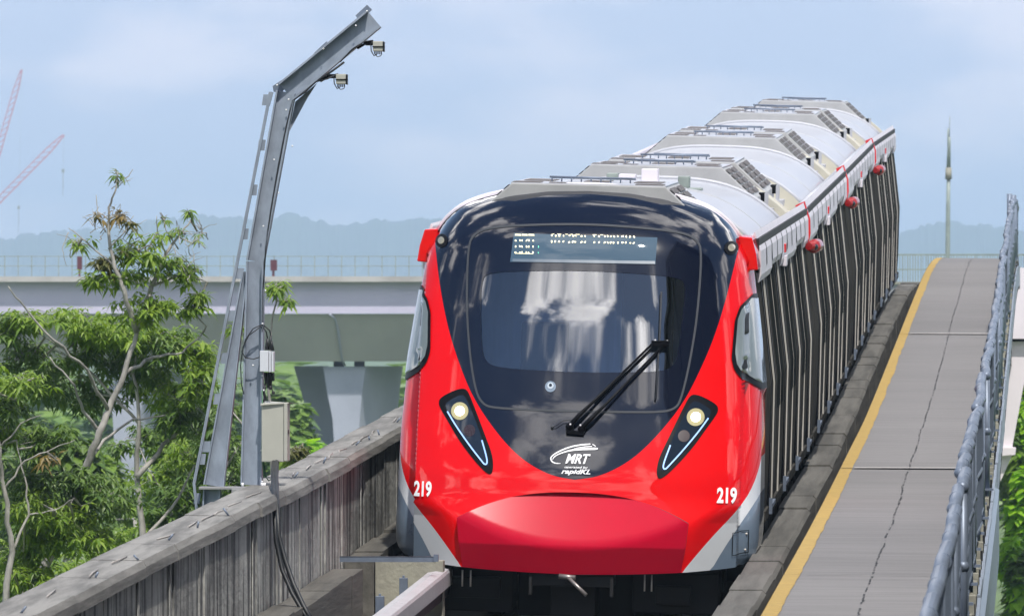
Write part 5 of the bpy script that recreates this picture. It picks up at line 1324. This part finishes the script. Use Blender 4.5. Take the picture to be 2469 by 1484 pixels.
# ------------------------------------------------------------------ trees
rng = np.random.default_rng(11)
def leaves_mesh(name, centres, material, parent, nl=(5, 8), ll=(0.11, 0.19), lw=0.047, droop=0.55, seed=0):
    """palmate clusters of drooping leaflets"""
    g_ = np.random.default_rng(seed); V = []; F = []; k = 0
    for c in centres:
        n = g_.integers(nl[0], nl[1] + 1); a0 = g_.uniform(0, 2 * math.pi); tilt = g_.normal(0, .35, 2); sz = g_.uniform(.5, 1.3)
        for q in range(n):
            a = a0 + 2 * math.pi * q / n + g_.normal(0, .18); l = g_.uniform(*ll) * sz
            d = np.array([math.cos(a), math.sin(a), -droop * g_.uniform(.2, 1.3) + g_.normal(0, .3) + tilt[0] * math.cos(a) + tilt[1] * math.sin(a)]); d /= np.linalg.norm(d)
            s = np.cross(d, [0, 0, 1]); s /= np.linalg.norm(s) + 1e-9; up = np.cross(s, d); w = lw * (l / .18)
            m1 = c + d * l * .45 + up * .012; tip = c + d * l - np.array([0, 0, l * .18])
            V += [c + d * .015, m1 + s * w * .5 - up * .008, tip, m1 - s * w * .5 - up * .008, m1]
            F += [(k, k + 1, k + 4), (k + 1, k + 2, k + 4), (k + 4, k + 2, k + 3), (k, k + 4, k + 3)]; k += 5
    me = bpy.data.meshes.new(name); me.from_pydata([tuple(v) for v in V], [], F); me.update(); me.materials.append(material)
    o = bpy.data.objects.new(name, me); COL.objects.link(o); o.parent = parent; return o
def blob_pts(b_, Y, dens_, g_, shell=0.5):
    """cluster positions in an ellipsoid given by picture centre, half sizes and depth offset"""
    x, y, rx, ry, dY, rd = b_; m_ = FPX / Y; n = max(3, int(dens_ * (rx * ry) / m_**2 * 14)); out = []
    c = np.array(pix(x, y, Y + dY))
    lumps = [g_.normal(0, .5, 3) for _ in range(max(2, n // 14))]
    while len(out) < n:
        l = lumps[g_.integers(len(lumps))]; p = l + g_.normal(0, .28, 3)
        if (p**2).sum() > 1.15: continue
        out.append(c + np.array([p[0] * rx / m_, p[1] * rd, p[2] * ry / m_]))
    return out
def limb(b, pts, Y, r0, r1, seed=0):
    """branch along picture points (x, y, depth offset)"""
    r = random.Random(seed); P = [pix(x, y, Y + d) for x, y, d in pts]; Q = [P[0]]
    for a, c in zip(P, P[1:]):
        for t in (0.25, 0.5, 0.75): Q.append(a.lerp(c, t) + Vector((r.uniform(-1, 1), r.uniform(-1, 1), r.uniform(-1, 1))) * (c - a).length * .035)
        Q.append(c)
    n = len(Q); b.tube(Q, [r0 + (r1 - r0) * (k / (n - 1))**.8 for k in range(n)], 7); return Q
def tree(label, Y, trunk, limbs, blobs, dens_=95, seed=0, name='broadleaf_tree', leafm='leaf', base_r=.09, ll=(0.11, 0.19), lw=0.047, twigs=True, group=None, root=None, k_=1.0):
    g_ = np.random.default_rng(seed); t = thing(name, label, 'tree', (0, 0, 0), group)
    b = MB(); x0, y0, d0 = trunk[0]; foot = pix(x0, y0, Y + d0)
    b.tube([Vector((foot.x - .4, foot.y, -0.3)), Vector((foot.x - .15, foot.y, foot.z * .5)), foot], [base_r * 1.9, base_r * 1.4, base_r], 10)
    nodes = limb(b, trunk, Y, base_r, base_r * .32, seed)
    tops = list(nodes)
    for k, (pts, r0, r1) in enumerate(limbs): tops += limb(b, pts, Y, r0, r1, seed + k)
    TN = np.array([tuple(p) for p in tops]); groups = {}
    for bl_ in blobs:
        mt = bl_[6] if len(bl_) > 6 else leafm; dd = bl_[7] if len(bl_) > 7 else dens_
        P = blob_pts(bl_[:6], Y, dd, g_); groups.setdefault(mt, []).extend(P)
        if twigs:                                    # twigs from the nearest limb into the foliage
            hub = np.mean(P, 0); j = ((TN - hub)**2).sum(1).argmin(); a = Vector(TN[j]); h = Vector(hub); mid = a.lerp(h, .5) + Vector(g_.normal(0, .06, 3)) + Vector((0, 0, -.05))
            b.tube([a, mid, h], [.016, .011, .007], 5, False)
            for q in range(min(len(P), 16)):
                p = Vector(P[g_.integers(len(P))]); mid = h.lerp(p, .5) + Vector(g_.normal(0, .03, 3)) + Vector((0, 0, .03)); b.tube([h, mid, p], [.006, .004, .0025], 4, False)
    b.build('trunk', M['bark'], t, fixn=False)
    for i, (mt, P) in enumerate(groups.items()): leaves_mesh('crown', P, M[mt], t, ll=ll, lw=lw, seed=seed * 10 + i)
    return t

# the tall pale-stemmed tree nearest the wall
T1 = tree('tall pale-barked tree with sparse twiggy top rising above the far viaduct', 128,
     [(85, 1430, 0), (110, 1360, 0), (165, 1230, .1), (210, 1120, 0), (240, 1040, -.1), (262, 990, 0), (300, 900, 0), (330, 800, .1), (345, 770, .1)],
     [([(345, 770, .1), (365, 690, .3), (400, 610, .4), (430, 570, .5), (460, 530, .5)], .038, .008),
      ([(330, 800, 0), (300, 700, -.2), (275, 640, -.2), (262, 560, -.2), (262, 500, -.2), (280, 455, -.2), (284, 415, -.2)], .036, .006),
      ([(284, 440, -.2), (310, 425, -.2), (320, 408, -.2)], .008, .004), ([(262, 530, -.2), (235, 510, -.1), (232, 470, 0)], .010, .004), ([(275, 640, -.2), (215, 590, 0), (180, 560, .1), (165, 550, .1)], .013, .004),
      ([(262, 600, -.2), (300, 560, -.3), (322, 520, -.3)], .012, .004), ([(400, 610, .4), (380, 560, .3), (378, 520, .2)], .011, .004), ([(430, 570, .5), (470, 590, .5), (488, 560, .5), (480, 530, .5)], .010, .004), ([(430, 600, .5), (400, 555, .4), (395, 530, .4)], .010, .004),
      ([(165, 560, .1), (150, 600, 0), (160, 640, 0)], .007, .003),
      ([(262, 990, 0), (210, 890, -.5), (130, 820, -.8), (60, 740, -.9), (20, 690, -1.0)], .024, .008),
      ([(300, 900, 0), (370, 860, .4), (440, 850, .6), (490, 800, .7)], .026, .008), ([(240, 1040, 0), (200, 990, -.2), (180, 930, -.4), (120, 860, -.5)], .026, .008),
      ([(365, 690, .3), (440, 660, .5), (500, 680, .6)], .018, .006), ([(210, 1120, 0), (250, 1060, .4), (320, 1010, .6), (400, 1000, .8)], .026, .008)],
     [(285, 515, 26, 22, -.2, .2, 'leafb', 45), (240, 520, 24, 14, -.1, .15, 'leafb', 30), (305, 535, 20, 18, -.2, .15, 'leafo', 45), (200, 580, 38, 16, .1, .2, 'leaf', 36), (250, 620, 60, 26, -.1, .35, 'leafo', 55),
      (285, 418, 24, 10, -.2, .1, 'leafd', 10), (395, 532, 20, 9, .4, .1, 'leaf', 30), (470, 520, 18, 26, .5, .1, 'leaf', 45), (440, 570, 46, 22, .5, .2, 'leaf', 34), (340, 600, 70, 42, .1, .4, 'leaf', 62), (280, 660, 90, 40, 0, .5, 'leaf', 55), (400, 640, 62, 32, .3, .4, 'leaf', 60),
      (470, 668, 42, 34, .5, .3, 'leaf', 85), (485, 735, 36, 26, .6, .3, 'leaf', 80), (430, 735, 60, 26, .6, .3, 'leaf', 60), (330, 740, 90, 40, .1, .5, 'leaf', 85)], seed=2, dens_=85, base_r=.07)
_r = random.Random(44); b = MB()
for k in range(46):
    x, y = _r.choice([(262, 520), (284, 440), (455, 590), (480, 560), (180, 590), (235, 540), (380, 600), (470, 640), (430, 620), (320, 560)]); x += _r.uniform(-22, 22); y += _r.uniform(-10, 40); a = _r.uniform(-.9, .9); l = _r.uniform(25, 62)
    limb(b, [(x, y, _r.uniform(-.3, .4)), (x + math.sin(a) * l * .5, y - math.cos(a) * l * .45, _r.uniform(-.3, .4)), (x + math.sin(a * 1.3) * l, y - math.cos(a * 1.3) * l * .95, _r.uniform(-.3, .4))], 128, .0065, .002, k)
b.build('twig', M['bark'], T1, fixn=False)
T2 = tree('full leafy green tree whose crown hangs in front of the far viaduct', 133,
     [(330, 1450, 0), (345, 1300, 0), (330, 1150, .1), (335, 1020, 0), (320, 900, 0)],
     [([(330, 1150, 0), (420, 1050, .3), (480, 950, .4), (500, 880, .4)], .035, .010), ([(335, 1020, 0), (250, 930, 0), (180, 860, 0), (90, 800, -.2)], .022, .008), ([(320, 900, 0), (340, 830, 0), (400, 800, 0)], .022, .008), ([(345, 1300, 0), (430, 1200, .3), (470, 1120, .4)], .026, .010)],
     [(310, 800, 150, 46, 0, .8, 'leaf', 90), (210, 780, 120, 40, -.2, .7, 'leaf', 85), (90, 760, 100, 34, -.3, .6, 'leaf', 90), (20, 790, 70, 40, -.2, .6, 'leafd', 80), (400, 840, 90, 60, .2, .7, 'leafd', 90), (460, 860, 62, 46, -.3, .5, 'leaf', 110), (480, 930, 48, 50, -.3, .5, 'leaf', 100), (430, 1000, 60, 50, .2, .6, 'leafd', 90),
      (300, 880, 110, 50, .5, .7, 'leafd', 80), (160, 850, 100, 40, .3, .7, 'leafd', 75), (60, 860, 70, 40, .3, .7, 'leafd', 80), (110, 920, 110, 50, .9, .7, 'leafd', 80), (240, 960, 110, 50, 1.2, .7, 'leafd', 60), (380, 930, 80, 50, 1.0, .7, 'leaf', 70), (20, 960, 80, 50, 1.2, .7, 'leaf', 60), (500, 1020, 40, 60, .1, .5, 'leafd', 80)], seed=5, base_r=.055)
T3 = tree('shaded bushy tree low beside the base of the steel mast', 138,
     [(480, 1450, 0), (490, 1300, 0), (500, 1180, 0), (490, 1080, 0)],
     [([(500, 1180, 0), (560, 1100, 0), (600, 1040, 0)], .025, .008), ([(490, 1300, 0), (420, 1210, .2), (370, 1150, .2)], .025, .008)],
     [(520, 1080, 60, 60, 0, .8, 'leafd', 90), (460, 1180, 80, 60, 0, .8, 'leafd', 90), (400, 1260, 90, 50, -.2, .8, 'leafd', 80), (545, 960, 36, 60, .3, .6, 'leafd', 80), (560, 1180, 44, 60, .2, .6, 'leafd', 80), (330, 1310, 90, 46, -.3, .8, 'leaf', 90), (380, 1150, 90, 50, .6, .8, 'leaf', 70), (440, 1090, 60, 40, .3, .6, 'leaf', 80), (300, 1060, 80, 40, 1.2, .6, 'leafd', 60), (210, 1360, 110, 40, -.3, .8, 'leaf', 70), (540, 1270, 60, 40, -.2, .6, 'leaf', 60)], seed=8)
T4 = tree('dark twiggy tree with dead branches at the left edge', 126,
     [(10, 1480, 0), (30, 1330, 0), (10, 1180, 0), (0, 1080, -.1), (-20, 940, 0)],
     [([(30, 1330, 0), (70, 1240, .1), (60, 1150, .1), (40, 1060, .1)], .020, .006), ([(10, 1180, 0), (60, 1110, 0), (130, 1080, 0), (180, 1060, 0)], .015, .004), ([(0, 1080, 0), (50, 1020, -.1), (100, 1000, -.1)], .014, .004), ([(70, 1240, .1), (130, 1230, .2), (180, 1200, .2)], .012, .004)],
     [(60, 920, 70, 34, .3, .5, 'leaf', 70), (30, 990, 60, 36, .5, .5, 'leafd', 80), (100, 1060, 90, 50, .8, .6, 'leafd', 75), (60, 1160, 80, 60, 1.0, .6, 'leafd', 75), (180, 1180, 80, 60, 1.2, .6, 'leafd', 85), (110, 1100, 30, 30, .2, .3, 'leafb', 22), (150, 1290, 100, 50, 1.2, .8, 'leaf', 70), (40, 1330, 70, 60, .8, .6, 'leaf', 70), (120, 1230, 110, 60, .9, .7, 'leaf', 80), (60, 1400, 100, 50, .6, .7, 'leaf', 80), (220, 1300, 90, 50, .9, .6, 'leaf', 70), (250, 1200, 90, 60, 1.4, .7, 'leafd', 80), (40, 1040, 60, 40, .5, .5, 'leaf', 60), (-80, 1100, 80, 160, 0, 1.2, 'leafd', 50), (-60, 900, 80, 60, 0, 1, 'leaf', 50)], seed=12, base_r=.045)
T5 = tree('small leafy spray showing right of the mast against the far viaduct', 140,
     [(640, 1300, 0), (655, 1100, 0), (650, 900, 0), (655, 780, 0), (668, 710, 0)],
     [([(650, 900, 0), (620, 830, 0), (600, 800, 0)], .012, .005), ([(655, 1100, 0), (700, 1080, 0), (740, 1080, 0)], .014, .006)],
     [(680, 700, 30, 24, 0, .3, 'leaf', 95), (690, 725, 22, 16, 0, .2, 'leaf', 80), (655, 690, 18, 12, 0, .2, 'leaf', 50), (570, 800, 40, 18, 0, .3, 'leaf', 45), (720, 1085, 40, 22, -.4, .4, 'leafo', 110), (690, 1130, 40, 30, -.4, .4, 'leaf', 70)], seed=15, base_r=.03)
T6 = tree('brighter sunlit tree seen below the shaded crowns', 165,
     [(330, 1600, 0), (335, 1400, 0), (325, 1250, 0)], [([(335, 1400, 0), (420, 1300, 0), (440, 1220, 0)], .04, .012)],
     [(330, 1330, 90, 60, 0, 1.2, 'leafs', 70), (440, 1300, 80, 60, 0, 1.2, 'leaf', 75), (540, 1330, 80, 70, .5, 1.2, 'leafd', 70), (230, 1290, 80, 50, .5, 1.2, 'leafd', 65), (620, 1230, 60, 60, 0, 1.0, 'leafo', 70), (150, 1200, 90, 80, 2, 1.2, 'leafd', 60), (530, 1150, 70, 70, 3, 1.2, 'leafd', 55)], seed=19, ll=(.16, .28), lw=.055)
# further trees behind, each its own; coarser leaves with distance
def far_tree(label, Y, x, top, wpx, hpx, mt, seed, ll=(.3, .5), lw=.11, dens_=16, name='broadleaf_tree', group='trees beyond the wall'):
    m_ = FPX / Y; bl_ = []; g_ = random.Random(seed)
    for k in range(9):
        a = g_.uniform(0, 6.28); rr_ = g_.uniform(0, .62); bl_.append((x + math.cos(a) * wpx * rr_, top + hpx * .5 + math.sin(a) * hpx * .5 * rr_ * 1.2, wpx * g_.uniform(.3, .5), hpx * g_.uniform(.18, .3), g_.uniform(-1, 1) * wpx / m_ * .5, wpx / m_ * .4, mt if g_.random() < .75 else 'leafd'))
    return tree(label, Y, [(x, top + hpx * 1.5, 0), (x + 6, top + hpx, 0), (x, top + hpx * .4, 0)], [([(x + 3, top + hpx * .9, 0), (x - wpx * .4, top + hpx * .45, 0)], .07, .02), ([(x + 3, top + hpx * .8, 0), (x + wpx * .4, top + hpx * .4, 0)], .07, .02)], bl_, dens_=dens_, seed=seed, leafm=mt, ll=ll, lw=lw, base_r=.16, group=group, name=name)
far_tree('hazy green tree filling the gap under the far viaduct right of the mast', 330, 700, 960, 90, 240, 'leafw', 31, (.35, .6), .14, 26)
far_tree('bright bushy tree at the foot of the far viaduct pier', 300, 745, 1060, 60, 150, 'leafs', 32, (.35, .6), .14, 26)
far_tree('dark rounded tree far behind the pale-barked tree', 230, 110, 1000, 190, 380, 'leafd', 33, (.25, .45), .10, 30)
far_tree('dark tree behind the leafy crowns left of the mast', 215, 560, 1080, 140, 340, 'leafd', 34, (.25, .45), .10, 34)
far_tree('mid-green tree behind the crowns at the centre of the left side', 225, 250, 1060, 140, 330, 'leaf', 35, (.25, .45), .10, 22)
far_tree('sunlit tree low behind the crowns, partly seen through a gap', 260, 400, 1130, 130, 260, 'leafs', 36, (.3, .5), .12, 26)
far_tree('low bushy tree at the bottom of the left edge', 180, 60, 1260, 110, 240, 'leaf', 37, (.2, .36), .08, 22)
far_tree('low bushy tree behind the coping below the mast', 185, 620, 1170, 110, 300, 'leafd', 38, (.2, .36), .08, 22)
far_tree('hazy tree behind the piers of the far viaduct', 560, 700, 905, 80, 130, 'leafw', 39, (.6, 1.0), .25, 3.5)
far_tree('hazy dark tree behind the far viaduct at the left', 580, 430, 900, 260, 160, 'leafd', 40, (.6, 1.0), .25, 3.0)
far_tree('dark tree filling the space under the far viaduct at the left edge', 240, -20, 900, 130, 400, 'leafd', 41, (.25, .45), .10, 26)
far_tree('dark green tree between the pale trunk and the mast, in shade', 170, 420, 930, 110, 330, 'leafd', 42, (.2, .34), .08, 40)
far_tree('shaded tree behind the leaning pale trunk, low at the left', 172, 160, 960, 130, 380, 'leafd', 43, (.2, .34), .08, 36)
# right-hand trees below the white bracket
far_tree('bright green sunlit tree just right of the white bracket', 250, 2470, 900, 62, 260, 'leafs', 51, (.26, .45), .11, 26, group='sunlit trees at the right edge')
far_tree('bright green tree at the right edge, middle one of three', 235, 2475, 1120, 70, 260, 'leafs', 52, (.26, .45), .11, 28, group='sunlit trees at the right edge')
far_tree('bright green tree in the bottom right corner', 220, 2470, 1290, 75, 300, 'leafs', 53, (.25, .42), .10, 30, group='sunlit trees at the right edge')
far_tree('shaded tree at the right edge behind the bright ones', 290, 2500, 900, 90, 420, 'leafd', 54, (.3, .5), .13, 14, group='sunlit trees at the right edge')

# a far-off wood that reads as one mass
g_ = np.random.default_rng(5); pts = []
for k in range(11000):
    Yq = g_.uniform(620, 900); x = g_.uniform(-200, 2700); h = abs(g_.normal(0, 1.0)) ; pts.append(np.array(cam2w((x - PX0) / FPX * Yq, Yq, 0)) * np.array([1, 1, 0]) + np.array([0, 0, g_.uniform(0.5, 6.5) + 1.5 * math.sin(x * .02)]))
wd = leaves_mesh('distant_wood', pts, M['leafw'], None, ll=(0.8, 1.5), lw=.5, seed=77); wd['kind'] = 'stuff'

# ------------------------------------------------------------------ station building behind and right of the camera, seen only in the train's gloss
b = MB()
b.box(9.6, 24, -10, 86, 0, 33); b.box(9.2, 26, -14, 88, 33, 34)
for k in range(14): b.box(9.4, 9.6, -8 + k * 6.6, -7.4 + k * 6.6, 0, 33)
tag(b.build('station_building', mat('station_cladding', (0.055, 0.06, 0.065), 0.6, var=0.2, nscale=.3)), 'tall dark station building beyond the right edge, mirrored in the windscreen', 'building')

# ------------------------------------------------------------------ haze
b = MB(); b.box(-2200, 1700, -200, 11500, -1.2, 125)
hz_ = b.build('haze', None) if False else None
me = bpy.data.meshes.new('haze'); me.from_pydata(b.v, [], b.f); me.update()
hm = bpy.data.materials.new('haze_air'); hm.use_nodes = True; nt = hm.node_tree; nt.nodes.clear()
pv = N(nt, 'ShaderNodeVolumePrincipled'); pv.inputs['Color'].default_value = (0.60, 0.80, 1.0, 1); pv.inputs['Density'].default_value = 1.7e-4; pv.inputs['Anisotropy'].default_value = 0.0
o_ = N(nt, 'ShaderNodeOutputMaterial'); nt.links.new(pv.outputs[0], o_.inputs['Volume']); me.materials.append(hm)
ho = bpy.data.objects.new('haze', me); COL.objects.link(ho); ho['kind'] = 'stuff'
